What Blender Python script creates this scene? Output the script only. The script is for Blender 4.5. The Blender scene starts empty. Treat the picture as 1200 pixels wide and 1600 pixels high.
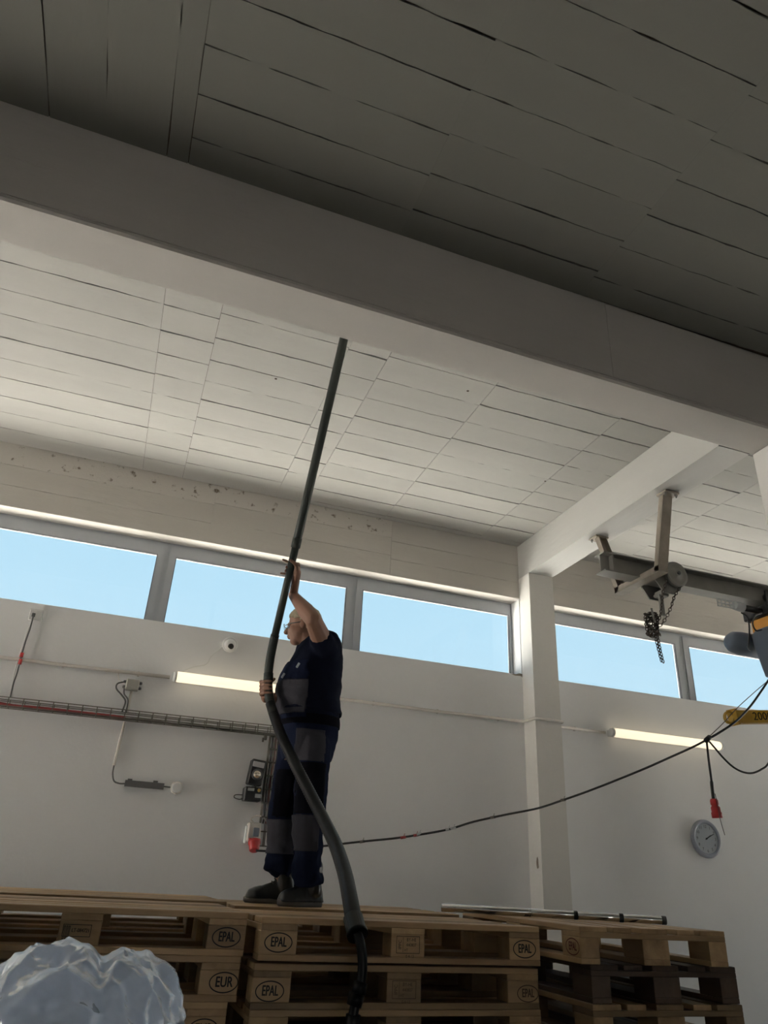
import bpy, bmesh, math, random
from mathutils import Vector, Matrix, noise
random.seed(7)
scene = bpy.context.scene
col = scene.collection

# ------------------------------------------------------------------ camera
CAM = Vector((0.0, 0.0, 1.59))
YAW, PITCH, ROLL, FPX = math.radians(18.5), math.radians(26.85), math.radians(3.1), 1135.0
_f = Vector((math.sin(YAW) * math.cos(PITCH), math.cos(YAW) * math.cos(PITCH), math.sin(PITCH)))
_r0 = Vector((math.cos(YAW), -math.sin(YAW), 0))
_u0 = _r0.cross(_f)
_r = _r0 * math.cos(ROLL) + _u0 * math.sin(ROLL)
_u = _u0 * math.cos(ROLL) - _r0 * math.sin(ROLL)
cd = bpy.data.cameras.new('camera')
cam = bpy.data.objects.new('camera', cd)
col.objects.link(cam)
cd.sensor_fit = 'VERTICAL'
cd.sensor_height = 32.0
cd.lens = FPX / 1600.0 * 32.0
cd.clip_start = 0.05
cd.clip_end = 500
cam.matrix_world = Matrix(((_r.x, _u.x, -_f.x, CAM.x), (_r.y, _u.y, -_f.y, CAM.y), (_r.z, _u.z, -_f.z, CAM.z), (0, 0, 0, 1)))
scene.camera = cam

# ------------------------------------------------------------------ sky, sun, exposure
world = bpy.data.worlds.new('sky')
scene.world = world
world.use_nodes = True
wn = world.node_tree
wn.nodes.clear()
wo = wn.nodes.new('ShaderNodeOutputWorld')
bg = wn.nodes.new('ShaderNodeBackground')
tc = wn.nodes.new('ShaderNodeTexCoord')
sp = wn.nodes.new('ShaderNodeSeparateXYZ')
rp = wn.nodes.new('ShaderNodeValToRGB')
rp.color_ramp.elements[0].position = 0.0
rp.color_ramp.elements[0].color = (0.66, 0.88, 1.0, 1)
rp.color_ramp.elements[1].position = 1.0
rp.color_ramp.elements[1].color = (0.26, 0.52, 0.95, 1)
e = rp.color_ramp.elements.new(0.40)
e.color = (0.53, 0.82, 1.0, 1)
wn.links.new(tc.outputs['Generated'], sp.inputs[0])
wn.links.new(sp.outputs['Z'], rp.inputs[0])
wn.links.new(rp.outputs[0], bg.inputs[0])
bg.inputs[1].default_value = 1.0
wn.links.new(bg.outputs[0], wo.inputs[0])

SUN_EL, SUN_AZ = math.radians(52), math.radians(-97)
sd = bpy.data.lights.new('sun', 'SUN')
sd.energy = 114.0
sd.angle = math.radians(0.55)
sd.color = (1.0, 0.965, 0.92)
sun = bpy.data.objects.new('sun', sd)
col.objects.link(sun)
_tosun = Vector((math.sin(SUN_AZ) * math.cos(SUN_EL), math.cos(SUN_AZ) * math.cos(SUN_EL), math.sin(SUN_EL)))
sun.rotation_euler = _tosun.to_track_quat('Z', 'Y').to_euler()
sun.location = (0, 20, 30)

vs = scene.view_settings
vs.view_transform = 'Standard'
vs.look = 'None'
vs.gamma = 1
vs.use_curve_mapping = False
vs.exposure = 0.0

# ------------------------------------------------------------------ helpers
def at(px, py, Y):
    """point of the place seen at photo pixel (px, py) that lies in the upright plane y = Y"""
    d = _r * ((px - 600) / FPX) + _u * ((800 - py) / FPX) + _f
    return CAM + d * (Y / d.y)

def atz(px, py, Z):
    d = _r * ((px - 600) / FPX) + _u * ((800 - py) / FPX) + _f
    return CAM + d * ((Z - CAM.z) / d.z)

def V(*a):
    return Vector(a)

def frame_of(d):
    d = d.normalized()
    up = Vector((0, 0, 1)) if abs(d.z) < 0.9 else Vector((1, 0, 0))
    a = up.cross(d).normalized()
    return a, d.cross(a).normalized()

class MB:
    def __init__(self):
        self.v = []
        self.f = []
        self.smooth = set()
    def add(self, vs_, fs, smooth=False):
        b = len(self.v)
        self.v += [Vector(p) for p in vs_]
        for q in fs:
            if smooth:
                self.smooth.add(len(self.f))
            self.f.append([b + i for i in q])
        return self
    def box(self, c, s, rot=None):
        c = Vector(c)
        pts = []
        for dz in (-.5, .5):
            for dx, dy in ((-.5, -.5), (.5, -.5), (.5, .5), (-.5, .5)):
                p = Vector((dx * s[0], dy * s[1], dz * s[2]))
                if rot is not None:
                    p = rot @ p
                pts.append(c + p)
        return self.add(pts, [(3, 2, 1, 0), (4, 5, 6, 7), (0, 1, 5, 4), (1, 2, 6, 5), (2, 3, 7, 6), (3, 0, 4, 7)])
    def box2(self, a, b):
        a, b = Vector(a), Vector(b)
        return self.box((a + b) / 2, b - a)
    def cbox(self, c, s, ch, rot=None):
        """box with chamfered edges"""
        hx, hy, hz = s[0] / 2, s[1] / 2, s[2] / 2
        bm = bmesh.new()
        bmesh.ops.create_cube(bm, size=1)
        for v in bm.verts:
            v.co = Vector((v.co.x * s[0], v.co.y * s[1], v.co.z * s[2]))
        bmesh.ops.bevel(bm, geom=list(bm.edges), offset=ch, segments=1, affect='EDGES')
        bm.verts.index_update()
        pts = []
        for v in bm.verts:
            p = v.co.copy()
            if rot is not None:
                p = rot @ p
            pts.append(Vector(c) + p)
        fs = [[v.index for v in f.verts] for f in bm.faces]
        bm.free()
        return self.add(pts, fs)
    def ring_loft(self, rings, cap=True, smooth=True, closed=True):
        n = len(rings[0])
        pts = [p for r in rings for p in r]
        fs = []
        for i in range(len(rings) - 1):
            for j in range(n):
                k = (j + 1) % n
                if not closed and j == n - 1:
                    continue
                fs.append((i * n + j, i * n + k, (i + 1) * n + k, (i + 1) * n + j))
        self.add(pts, fs, smooth)
        if cap:
            b = len(self.v) - len(pts)
            self.f.append([b + j for j in range(n)][::-1])
            self.f.append([b + (len(rings) - 1) * n + j for j in range(n)])
        return self
    def tube(self, pts, r, n=10, cap=True, smooth=True):
        pts = [Vector(p) for p in pts]
        rs = r if isinstance(r, (list, tuple)) else [r] * len(pts)
        rings = []
        a = None
        for i, p in enumerate(pts):
            d = (pts[min(i + 1, len(pts) - 1)] - pts[max(i - 1, 0)])
            if d.length < 1e-9:
                d = Vector((0, 0, 1))
            d.normalize()
            if a is None:
                a, b = frame_of(d)
            else:
                a = (a - d * a.dot(d))
                a = a.normalized() if a.length > 1e-6 else frame_of(d)[0]
                b = d.cross(a).normalized()
            rings.append([p + (a * math.cos(2 * math.pi * j / n) + b * math.sin(2 * math.pi * j / n)) * rs[i] for j in range(n)])
        return self.ring_loft(rings, cap, smooth)
    def bar(self, p, q, w, h, up=None):
        """rectangular bar p->q"""
        p, q = Vector(p), Vector(q)
        d = (q - p).normalized()
        if up is None:
            a, b = frame_of(d)
        else:
            a = Vector(up).cross(d).normalized()
            b = d.cross(a).normalized()
        R = Matrix((a, b, d)).transposed()
        return self.box((p + q) / 2, (w, h, (q - p).length), R)
    def lathe(self, c, axis, prof, n=24, smooth=True, cap=True):
        """prof: list of (distance along axis, radius)"""
        c = Vector(c)
        axis = Vector(axis).normalized()
        a, b = frame_of(axis)
        rings = [[c + axis * t + (a * math.cos(2 * math.pi * j / n) + b * math.sin(2 * math.pi * j / n)) * max(r, 1e-4) for j in range(n)] for t, r in prof]
        return self.ring_loft(rings, cap, smooth)
    def ellipsoid(self, c, ax, n=14, m=9):
        """ax: three half-axis vectors"""
        c = Vector(c)
        pts = [c + ax[2]]
        for i in range(1, m):
            t = math.pi * i / m
            for j in range(n):
                p = 2 * math.pi * j / n
                pts.append(c + ax[0] * (math.sin(t) * math.cos(p)) + ax[1] * (math.sin(t) * math.sin(p)) + ax[2] * math.cos(t))
        pts.append(c - ax[2])
        fs = [(0, 1 + j, 1 + (j + 1) % n) for j in range(n)]
        for i in range(m - 2):
            for j in range(n):
                k = (j + 1) % n
                fs.append((1 + i * n + j, 1 + (i + 1) * n + j, 1 + (i + 1) * n + k, 1 + i * n + k))
        L = len(pts) - 1
        fs += [(L, 1 + (m - 2) * n + (j + 1) % n, 1 + (m - 2) * n + j) for j in range(n)]
        return self.add(pts, fs, True)
    def ball(self, c, r, n=12, m=8):
        return self.ellipsoid(c, (V(r, 0, 0), V(0, r, 0), V(0, 0, r)), n, m)
    def limb(self, pts, rs, n=12):
        """tapered limb with round joints (for remeshing into one surface)"""
        for p, r in zip(pts, rs):
            self.ball(p, r)
        for i in range(len(pts) - 1):
            self.tube([pts[i], pts[i + 1]], [rs[i], rs[i + 1]], n)
        return self
    def mesh(self, name, origin=None):
        o = Vector(origin) if origin is not None else Vector((0, 0, 0))
        me = bpy.data.meshes.new(name)
        me.from_pydata([tuple(p - o) for p in self.v], [], self.f)
        me.update()
        for i in self.smooth:
            if i < len(me.polygons):
                me.polygons[i].use_smooth = True
        return me
    def build(self, name, mat, parent=None, origin=None):
        if parent is not None:
            origin = ORG[parent.name]
        elif origin is None:
            origin = Vector((0, 0, 0))
        me = self.mesh(name, origin)
        return link(name, me, mat, parent, origin)

ORG = {}
def link(name, me, mat, parent=None, origin=(0, 0, 0)):
    if mat is not None and len(me.materials) == 0:
        me.materials.append(mat)
    o = bpy.data.objects.new(name, me)
    col.objects.link(o)
    if parent is not None:
        o.parent = parent
    else:
        o.location = origin
    ORG[o.name] = Vector(origin)
    return o

def thing(name, loc, label=None, cat=None, group=None):
    o = bpy.data.objects.new(name, None)
    o.empty_display_size = 0.1
    col.objects.link(o)
    o.location = loc
    ORG[o.name] = Vector(loc)
    return tag(o, label, cat, group)

def tag(o, label=None, cat=None, group=None, kind=None):
    if label:
        o['label'] = label
    if cat:
        o['category'] = cat
    if group:
        o['group'] = group
    if kind:
        o['kind'] = kind
    return o

def catmull(pts, k=8):
    pts = [Vector(p) for p in pts]
    P = [pts[0] * 2 - pts[1]] + pts + [pts[-1] * 2 - pts[-2]]
    out = []
    for i in range(1, len(P) - 2):
        for s in range(k):
            t = s / k
            a, b, c, d = P[i - 1], P[i], P[i + 1], P[i + 2]
            out.append(0.5 * ((2 * b) + (c - a) * t + (2 * a - 5 * b + 4 * c - d) * t * t + (3 * b - a - 3 * c + d) * t * t * t))
    out.append(pts[-1])
    return out

def evaluated(me, mods):
    o = bpy.data.objects.new('tmp_eval', me)
    col.objects.link(o)
    for kind, props in mods:
        m = o.modifiers.new('m', kind)
        for k, v in props.items():
            setattr(m, k, v)
    dg = bpy.context.evaluated_depsgraph_get()
    dg.update()
    out = bpy.data.meshes.new_from_object(o.evaluated_get(dg), depsgraph=dg)
    bpy.data.objects.remove(o)
    return out

def remesh(mb, voxel, smooth=4, name='surface'):
    me = mb.mesh(name)
    out = evaluated(me, [('REMESH', dict(mode='VOXEL', voxel_size=voxel, use_smooth_shade=True)), ('SMOOTH', dict(factor=0.5, iterations=smooth))])
    for p in out.polygons:
        p.use_smooth = True
    return out

def text_mesh(s, size, sx=1.0, align='CENTER'):
    cu = bpy.data.curves.new('txt', 'FONT')
    cu.body = s
    cu.size = size
    cu.align_x = align
    cu.align_y = 'CENTER'
    cu.resolution_u = 3
    o = bpy.data.objects.new('txt', cu)
    col.objects.link(o)
    dg = bpy.context.evaluated_depsgraph_get()
    me = bpy.data.meshes.new_from_object(o.evaluated_get(dg), depsgraph=dg)
    bpy.data.objects.remove(o)
    vs_ = [(v.co.x * sx, v.co.y) for v in me.vertices]
    fs = [list(p.vertices) for p in me.polygons]
    bpy.data.meshes.remove(me)
    return vs_, fs

# ------------------------------------------------------------------ materials
def mat(name, c, rough=0.6, metal=0.0, vary=0.0, vscale=3.0, bump=0.0, bscale=60.0, stretch=(1, 1, 1), c2=None, spec=0.5, rnd=0.0, lo=0.3, hi=0.7):
    m = bpy.data.materials.new(name)
    m.use_nodes = True
    nt = m.node_tree
    b = nt.nodes['Principled BSDF']
    b.inputs['Roughness'].default_value = rough
    b.inputs['Metallic'].default_value = metal
    b.inputs['Specular IOR Level'].default_value = spec
    b.inputs['Base Color'].default_value = (*c, 1)
    tcn = nt.nodes.new('ShaderNodeTexCoord')
    mp = nt.nodes.new('ShaderNodeMapping')
    mp.inputs['Scale'].default_value = stretch
    nt.links.new(tcn.outputs['Object'], mp.inputs[0])
    vec = mp.outputs[0]
    if rnd > 0 or vary > 0:
        nz = nt.nodes.new('ShaderNodeTexNoise')
        nz.inputs['Scale'].default_value = vscale
        nz.inputs['Detail'].default_value = 5
        nz.inputs['Roughness'].default_value = 0.6
        if rnd > 0:
            oi = nt.nodes.new('ShaderNodeObjectInfo')
            va = nt.nodes.new('ShaderNodeVectorMath')
            va.operation = 'MULTIPLY_ADD'
            va.inputs[1].default_value = (1, 1, 1)
            cx = nt.nodes.new('ShaderNodeCombineXYZ')
            mu = nt.nodes.new('ShaderNodeMath')
            mu.operation = 'MULTIPLY'
            mu.inputs[1].default_value = 37.0
            nt.links.new(oi.outputs['Random'], mu.inputs[0])
            for i in range(3):
                nt.links.new(mu.outputs[0], cx.inputs[i])
            nt.links.new(vec, va.inputs[0])
            nt.links.new(cx.outputs[0], va.inputs[2])
            vec = va.outputs[0]
        nt.links.new(vec, nz.inputs['Vector'])
        mx = nt.nodes.new('ShaderNodeMix')
        mx.data_type = 'RGBA'
        d = c2 if c2 else tuple(x * (1 - vary) for x in c)
        mx.inputs['A'].default_value = (*d, 1)
        mx.inputs['B'].default_value = (*c, 1)
        mr = nt.nodes.new('ShaderNodeMapRange')
        mr.inputs['From Min'].default_value = lo
        mr.inputs['From Max'].default_value = hi
        nt.links.new(nz.outputs[0], mr.inputs[0])
        nt.links.new(mr.outputs[0], mx.inputs['Factor'])
        outc = mx.outputs['Result']
        if rnd > 0:
            hs = nt.nodes.new('ShaderNodeHueSaturation')
            m2 = nt.nodes.new('ShaderNodeMapRange')
            m2.inputs['To Min'].default_value = 1 - rnd
            m2.inputs['To Max'].default_value = 1 + rnd
            nt.links.new(oi.outputs['Random'], m2.inputs[0])
            nt.links.new(m2.outputs[0], hs.inputs['Value'])
            nt.links.new(outc, hs.inputs['Color'])
            outc = hs.outputs[0]
        nt.links.new(outc, b.inputs['Base Color'])
    if bump > 0:
        n2 = nt.nodes.new('ShaderNodeTexNoise')
        n2.inputs['Scale'].default_value = bscale
        n2.inputs['Detail'].default_value = 4
        nt.links.new(vec, n2.inputs['Vector'])
        bp = nt.nodes.new('ShaderNodeBump')
        bp.inputs['Strength'].default_value = bump
        bp.inputs['Distance'].default_value = 0.01
        nt.links.new(n2.outputs[0], bp.inputs['Height'])
        nt.links.new(bp.outputs[0], b.inputs['Normal'])
    return m

def emis(name, c, s):
    m = bpy.data.materials.new(name)
    m.use_nodes = True
    b = m.node_tree.nodes['Principled BSDF']
    b.inputs['Base Color'].default_value = (*c, 1)
    b.inputs['Emission Color'].default_value = (*c, 1)
    b.inputs['Emission Strength'].default_value = s
    b.inputs['Roughness'].default_value = 0.4
    return m

def glassy(name, tint=(1, 1, 1), rough=0.0, ior=1.45):
    m = bpy.data.materials.new(name)
    m.use_nodes = True
    nt = m.node_tree
    nt.nodes.clear()
    o = nt.nodes.new('ShaderNodeOutputMaterial')
    t = nt.nodes.new('ShaderNodeBsdfTransparent')
    t.inputs[0].default_value = (*tint, 1)
    g = nt.nodes.new('ShaderNodeBsdfGlossy')
    g.inputs['Roughness'].default_value = rough
    fr = nt.nodes.new('ShaderNodeFresnel')
    ge = nt.nodes.new('ShaderNodeNewGeometry')
    mr = nt.nodes.new('ShaderNodeMapRange')          # same index on both faces of the thin sheet
    mr.inputs['To Min'].default_value = ior
    mr.inputs['To Max'].default_value = 1 / ior
    nt.links.new(ge.outputs['Backfacing'], mr.inputs[0])
    nt.links.new(mr.outputs[0], fr.inputs[0])
    mx = nt.nodes.new('ShaderNodeMixShader')
    nt.links.new(fr.outputs[0], mx.inputs[0])
    nt.links.new(t.outputs[0], mx.inputs[1])
    nt.links.new(g.outputs[0], mx.inputs[2])
    nt.links.new(mx.outputs[0], o.inputs[0])
    return m

M = {}
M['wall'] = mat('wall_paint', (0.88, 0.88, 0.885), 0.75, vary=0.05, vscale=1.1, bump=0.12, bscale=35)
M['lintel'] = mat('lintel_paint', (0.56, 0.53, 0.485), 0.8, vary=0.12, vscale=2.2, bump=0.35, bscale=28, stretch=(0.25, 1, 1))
M['lintel_specked'] = mat('mould_specked_lintel_paint', (0.56, 0.53, 0.485), 0.8, vary=0.5, vscale=11, bump=0.3, bscale=28, c2=(0.16, 0.125, 0.09), lo=0.34, hi=0.42)
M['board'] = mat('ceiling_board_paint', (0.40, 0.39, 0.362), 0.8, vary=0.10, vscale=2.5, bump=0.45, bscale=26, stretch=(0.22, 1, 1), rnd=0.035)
M['front_board'] = mat('shade_toned_ceiling_board_paint', (0.225, 0.223, 0.20), 0.85, vary=0.05, vscale=2.5, bump=0.15, bscale=26, stretch=(0.22, 1, 1), rnd=0.035)  # darker than the window bay boards: main bay shade put into the colour
M['boardy'] = mat('shade_toned_ceiling_board_paint_lengthwise', (0.225, 0.223, 0.20), 0.8, vary=0.05, vscale=2.5, bump=0.15, bscale=26, stretch=(1, 0.22, 1), rnd=0.035)  # same shade-darkened tone, for boards running along y
M['seam'] = mat('dirty_board_seam', (0.085, 0.062, 0.045), 0.9, vary=0.4, vscale=4)
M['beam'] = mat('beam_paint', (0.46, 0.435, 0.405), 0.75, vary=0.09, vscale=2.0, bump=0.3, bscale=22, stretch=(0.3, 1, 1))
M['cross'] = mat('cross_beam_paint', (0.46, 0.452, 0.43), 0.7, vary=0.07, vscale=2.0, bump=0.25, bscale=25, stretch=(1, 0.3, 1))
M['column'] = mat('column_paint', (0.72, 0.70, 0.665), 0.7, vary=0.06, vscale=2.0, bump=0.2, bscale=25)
M['floor'] = mat('concrete_floor', (0.30, 0.29, 0.275), 0.6, vary=0.2, vscale=1.5)
M['ground'] = mat('outside_paving', (0.46, 0.44, 0.40), 0.9, vary=0.15, vscale=0.4)
M['frame'] = mat('grey_aluminium', (0.44, 0.465, 0.50), 0.45, metal=0.0, vary=0.06, vscale=5)
M['frame_line'] = mat('frame_bead', (0.07, 0.07, 0.075), 0.6, spec=0.1)
M['glass'] = glassy('window_glass', (0.97, 0.99, 1.0))
M['sill'] = mat('sill_paint', (0.62, 0.58, 0.55), 0.7, vary=0.1)
M['white_plastic'] = mat('white_plastic', (0.74, 0.74, 0.73), 0.4)
M['conduit'] = mat('painted_conduit', (0.66, 0.62, 0.57), 0.55, vary=0.1, vscale=6)
M['grey_plastic'] = mat('grey_plastic', (0.36, 0.35, 0.31), 0.5, vary=0.1, vscale=20)
M['dark_plastic'] = mat('dark_plastic', (0.10, 0.10, 0.10), 0.5)
M['black'] = mat('black_rubber', (0.016, 0.017, 0.018), 0.45)
M['galv'] = mat('galvanised_wire', (0.16, 0.145, 0.125), 0.55, metal=0.3, vary=0.2, vscale=30)
M['red'] = mat('red_plastic', (0.55, 0.035, 0.035), 0.4, vary=0.15, vscale=30)
M['red_cable'] = mat('red_cable', (0.28, 0.03, 0.03), 0.5)
M['steel'] = mat('painted_steel', (0.23, 0.22, 0.20), 0.5, vary=0.18, vscale=8, bump=0.1)
M['steel_rust'] = mat('brownish_steel', (0.30, 0.255, 0.21), 0.55, vary=0.25, vscale=10, bump=0.15)
M['chain'] = mat('dark_chain_steel', (0.09, 0.07, 0.06), 0.45, metal=0.7)
M['yellow'] = mat('yellow_enamel', (0.62, 0.36, 0.03), 0.45, vary=0.25, vscale=12)
M['orange'] = mat('orange_enamel', (0.75, 0.32, 0.03), 0.4, vary=0.15, vscale=12)
M['hoist_cover'] = mat('blue_grey_cover', (0.13, 0.16, 0.21), 0.45, vary=0.12, vscale=6)
M['print'] = mat('black_print', (0.012, 0.011, 0.01), 0.7)
M['print_red'] = mat('maroon_print', (0.10, 0.012, 0.014), 0.7)
M['print_worn'] = mat('worn_brown_print', (0.075, 0.045, 0.025), 0.8, vary=0.3, vscale=60)
M['chrome'] = mat('chromed_tube', (0.78, 0.78, 0.78), 0.12, metal=1.0)
M['wand'] = mat('grey_green_tube', (0.040, 0.047, 0.042), 0.45, spec=0.3)
M['hose'] = mat('black_hose', (0.0045, 0.005, 0.006), 0.35, bump=0.05, bscale=40, spec=0.2)
M['skin'] = mat('skin', (0.29, 0.155, 0.105), 0.6, vary=0.12, vscale=18)
M['hair'] = mat('grey_fair_hair', (0.36, 0.30, 0.20), 0.7, vary=0.3, vscale=40, bump=0.6, bscale=160)
M['shirt'] = mat('navy_cotton', (0.008, 0.010, 0.022), 0.95, spec=0.08, vary=0.25, vscale=9, bump=0.2, bscale=90)
M['navy'] = mat('navy_workwear', (0.010, 0.014, 0.034), 0.95, spec=0.08, vary=0.3, vscale=6, bump=0.25, bscale=70)
M['grey_cloth'] = mat('grey_workwear', (0.052, 0.050, 0.060), 0.95, spec=0.08, vary=0.2, vscale=8, bump=0.25, bscale=90)
M['black_cloth'] = mat('black_workwear', (0.005, 0.005, 0.008), 0.95, spec=0.08, vary=0.2, vscale=8)
M['leather'] = mat('black_leather', (0.018, 0.019, 0.018), 0.32, vary=0.3, vscale=25, bump=0.2, bscale=60)
M['sole'] = mat('grey_sole', (0.15, 0.135, 0.125), 0.7, vary=0.2, vscale=20)
M['eye'] = mat('eye', (0.7, 0.7, 0.7), 0.2)
M['lens'] = glassy('clear_lens', (0.96, 0.98, 1.0))
M['clock_rim'] = mat('blue_grey_rim', (0.30, 0.32, 0.38), 0.35)
M['clock_face'] = mat('clock_face', (0.66, 0.66, 0.66), 0.5)
M['lamp'] = emis('lit_tube_cover', (1.0, 0.86, 0.62), 1.05)
M['lamp_reflector'] = mat('lamp_reflector', (0.8, 0.72, 0.6), 0.15, metal=0.8)
M['label_grey'] = mat('label_grey', (0.45, 0.46, 0.47), 0.5)
M['amber'] = mat('amber_reflector', (0.55, 0.36, 0.10), 0.3)
M['foam'] = mat('white_packing_board', (0.75, 0.76, 0.78), 0.8, vary=0.1)
M['rope'] = mat('thin_cord', (0.12, 0.11, 0.10), 0.8)
M['peel'] = mat('bare_plaster', (0.27, 0.22, 0.18), 0.9, vary=0.2, vscale=30)
def wood(name, c, c2, rnd):
    return mat(name, c, 0.5, vary=0.5, vscale=7, bump=0.35, bscale=30, stretch=(0.18, 1, 1), c2=c2, rnd=rnd)
M['wood_light'] = wood('pallet_wood_light', (0.54, 0.365, 0.19), (0.28, 0.175, 0.085), 0.32)
M['wood_mid'] = wood('pallet_wood_mid', (0.38, 0.255, 0.13), (0.17, 0.11, 0.055), 0.34)
M['wood_dark'] = wood('pallet_wood_dark', (0.12, 0.078, 0.05), (0.06, 0.04, 0.028), 0.3)

# ------------------------------------------------------------------ the hall
WY = 6.0                 # inner face of the window wall
ZC, ZF = 4.72, 4.98      # ceiling over the window bay, ceiling over the main bay
ZB = 4.35                # underside of the beams
HEAD, SILL = 4.145, 3.382
XL, XR, YF = -7.5, 11.0, -9.0
CX0, CX1 = 3.472, 3.738  # cross beam / pilaster
WT = 0.225                # wall thickness

MB().box2((XL - .4, YF - .4, -0.2), (XR + .4, WY + WT, 0)).build('floor', M['floor']).__setitem__('kind', 'structure')
tag(MB().box2((-150, -150, -0.5), (150, 150, -0.21)).build('ground', M['ground']), 'pale paving outside the hall', 'ground', kind='structure')

wb = MB()
wb.box2((XL, WY, 0), (XR, WY + WT, SILL))
wb.box2((XL, WY, SILL), (XL + .4, WY + WT, HEAD))
wb.box2((CX0 - .0, WY, SILL), (CX1, WY + WT, HEAD))
wb.box2((XR - .5, WY, SILL), (XR, WY + WT, HEAD))
wall_back = tag(wb.build('wall_back', M['wall']), kind='structure')
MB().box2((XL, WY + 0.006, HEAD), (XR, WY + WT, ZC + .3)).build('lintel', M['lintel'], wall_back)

def jag_board(name, parent, o, u, v, n, L, W, gap_lo, gap_hi, th, m, seg=8, rough=0.0045, endgap=0.0011):
    """one board: origin o, length L along u, width W along v, its face looking along n; uneven long edges"""
    lo, hi = [], []
    k0, k1 = random.random() * 50, random.random() * 50
    for i in range(seg + 1):
        t = i / seg * L
        if i == 0:
            t += endgap
        if i == seg:
            t -= endgap
        lo.append((t, gap_lo + rough * noise.noise(V(t * 9, k0, 0)) * 1.6))
        hi.append((t, W - gap_hi - rough * noise.noise(V(t * 9, k1, 0)) * 1.6))
    mb = MB()
    pts = []
    for (t, a), (_, b) in zip(lo, hi):
        for w, d in ((a, 0), (a, th), (b, th), (b, 0)):
            pts.append(o + u * t + v * w + n * d)
    fs = []
    for i in range(seg):
        for j in range(3):
            fs.append((i * 4 + j, (i + 1) * 4 + j, (i + 1) * 4 + j + 1, i * 4 + j + 1))
    fs.append((0, 1, 2, 3))
    fs.append(tuple(seg * 4 + j for j in (3, 2, 1, 0)))
    mb.add(pts, fs)
    return mb.build(name, m, parent)

cb = MB()
cb.box2((XL, 3.0, ZC), (XR, WY + WT, ZC + .2))
cb.box2((XL, YF, ZF), (XR, 3.1, ZF + .2))
ceiling = tag(cb.build('ceiling', M['seam']), kind='structure')
X_, Y_, Z_ = V(1, 0, 0), V(0, 1, 0), V(0, 0, 1)
TH = 0.012
def gaps(n):
    """a gap per seam: some wide and dirty, most narrow"""
    return [random.choice((0.0012, 0.002, 0.0028, 0.0036, 0.005, 0.0064)) for _ in range(n)]
def bay(x0, x1, ys, z, m, th=TH, eg=.0011, gk=1.0):
    g = gaps(len(ys))
    for i in range(len(ys) - 1):
        L = x1 - x0
        jag_board('board', ceiling, V(x0, ys[i], z), X_, Y_, -Z_, L, ys[i + 1] - ys[i], g[i] * gk, g[i + 1] * gk, th, m, seg=max(6, int(L * 18)), endgap=eg)
def rows(first, end, w=0.25, start=None):
    y = first
    out = [start] if start is not None else []
    while y < end - 0.06:
        out.append(y + random.uniform(-.006, .006))
        y += w
    out.append(end)
    return out
BY0 = 3.20
for x0, x1, ph in ((XL, -2.2, 3.42), (-2.2, -0.258, 3.50), (-0.258, 0.087, 3.50), (0.087, 0.93, 3.44), (0.93, 1.203, 3.46), (1.203, 2.0, 3.42), (2.0, 3.02, 3.41),
                   (3.02, CX0, 3.40), (CX1, 4.62, 3.43), (4.62, 5.9, 3.40), (5.9, 7.3, 3.44), (7.3, XR, 3.42)):
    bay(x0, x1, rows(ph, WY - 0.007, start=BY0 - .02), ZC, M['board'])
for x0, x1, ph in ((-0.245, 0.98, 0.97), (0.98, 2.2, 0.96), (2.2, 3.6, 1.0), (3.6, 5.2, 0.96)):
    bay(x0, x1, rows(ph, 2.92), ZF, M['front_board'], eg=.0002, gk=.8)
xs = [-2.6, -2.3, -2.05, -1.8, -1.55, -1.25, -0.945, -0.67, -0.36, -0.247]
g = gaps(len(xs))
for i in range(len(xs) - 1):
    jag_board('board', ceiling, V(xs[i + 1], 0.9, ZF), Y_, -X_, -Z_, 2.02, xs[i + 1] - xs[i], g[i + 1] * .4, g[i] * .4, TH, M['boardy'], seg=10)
# remaining main bay, out of the camera's sight
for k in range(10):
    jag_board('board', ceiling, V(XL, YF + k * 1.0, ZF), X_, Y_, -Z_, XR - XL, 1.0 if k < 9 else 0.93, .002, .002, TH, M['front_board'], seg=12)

# two old fixing holes in the boards
for px, py in ((731, 611), (852, 752), (431, 592)):
    p = atz(px, py, ZC - TH - .001)
    MB().lathe(p, (0, 0, 1), [(0, .009), (.0005, .010)], 9, smooth=False).build('hole', M['seam'], ceiling)

# window-wall lintel: shuttering boards
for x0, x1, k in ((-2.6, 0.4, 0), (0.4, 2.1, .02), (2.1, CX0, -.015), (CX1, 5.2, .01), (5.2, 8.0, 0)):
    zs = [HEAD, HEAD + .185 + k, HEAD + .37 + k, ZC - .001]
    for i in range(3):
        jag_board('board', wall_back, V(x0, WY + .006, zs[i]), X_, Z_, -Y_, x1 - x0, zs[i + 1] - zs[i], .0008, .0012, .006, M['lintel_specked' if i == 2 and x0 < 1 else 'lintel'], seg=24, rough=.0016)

# main beam (its sides run a touch out of square with the window wall, as measured)
def yb_f(x): return 2.885 + 0.0125 * (x + 1)
def yb_b(x): return 3.188 + 0.0125 * (x + 1)
bm_ = MB()
ch = 0.012
prof = lambda x: [V(x, yb_f(x), ZF + .05), V(x, yb_f(x), ZB + ch), V(x, yb_f(x) + ch, ZB), V(x, yb_b(x) - ch, ZB), V(x, yb_b(x), ZB + ch), V(x, yb_b(x), ZF + .05)]
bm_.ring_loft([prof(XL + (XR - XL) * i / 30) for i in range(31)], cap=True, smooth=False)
main_beam = tag(bm_.build('main_beam', M['beam']), 'broad off-white concrete beam crossing the whole picture below the dark ceiling', 'beam', kind='structure')
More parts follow.
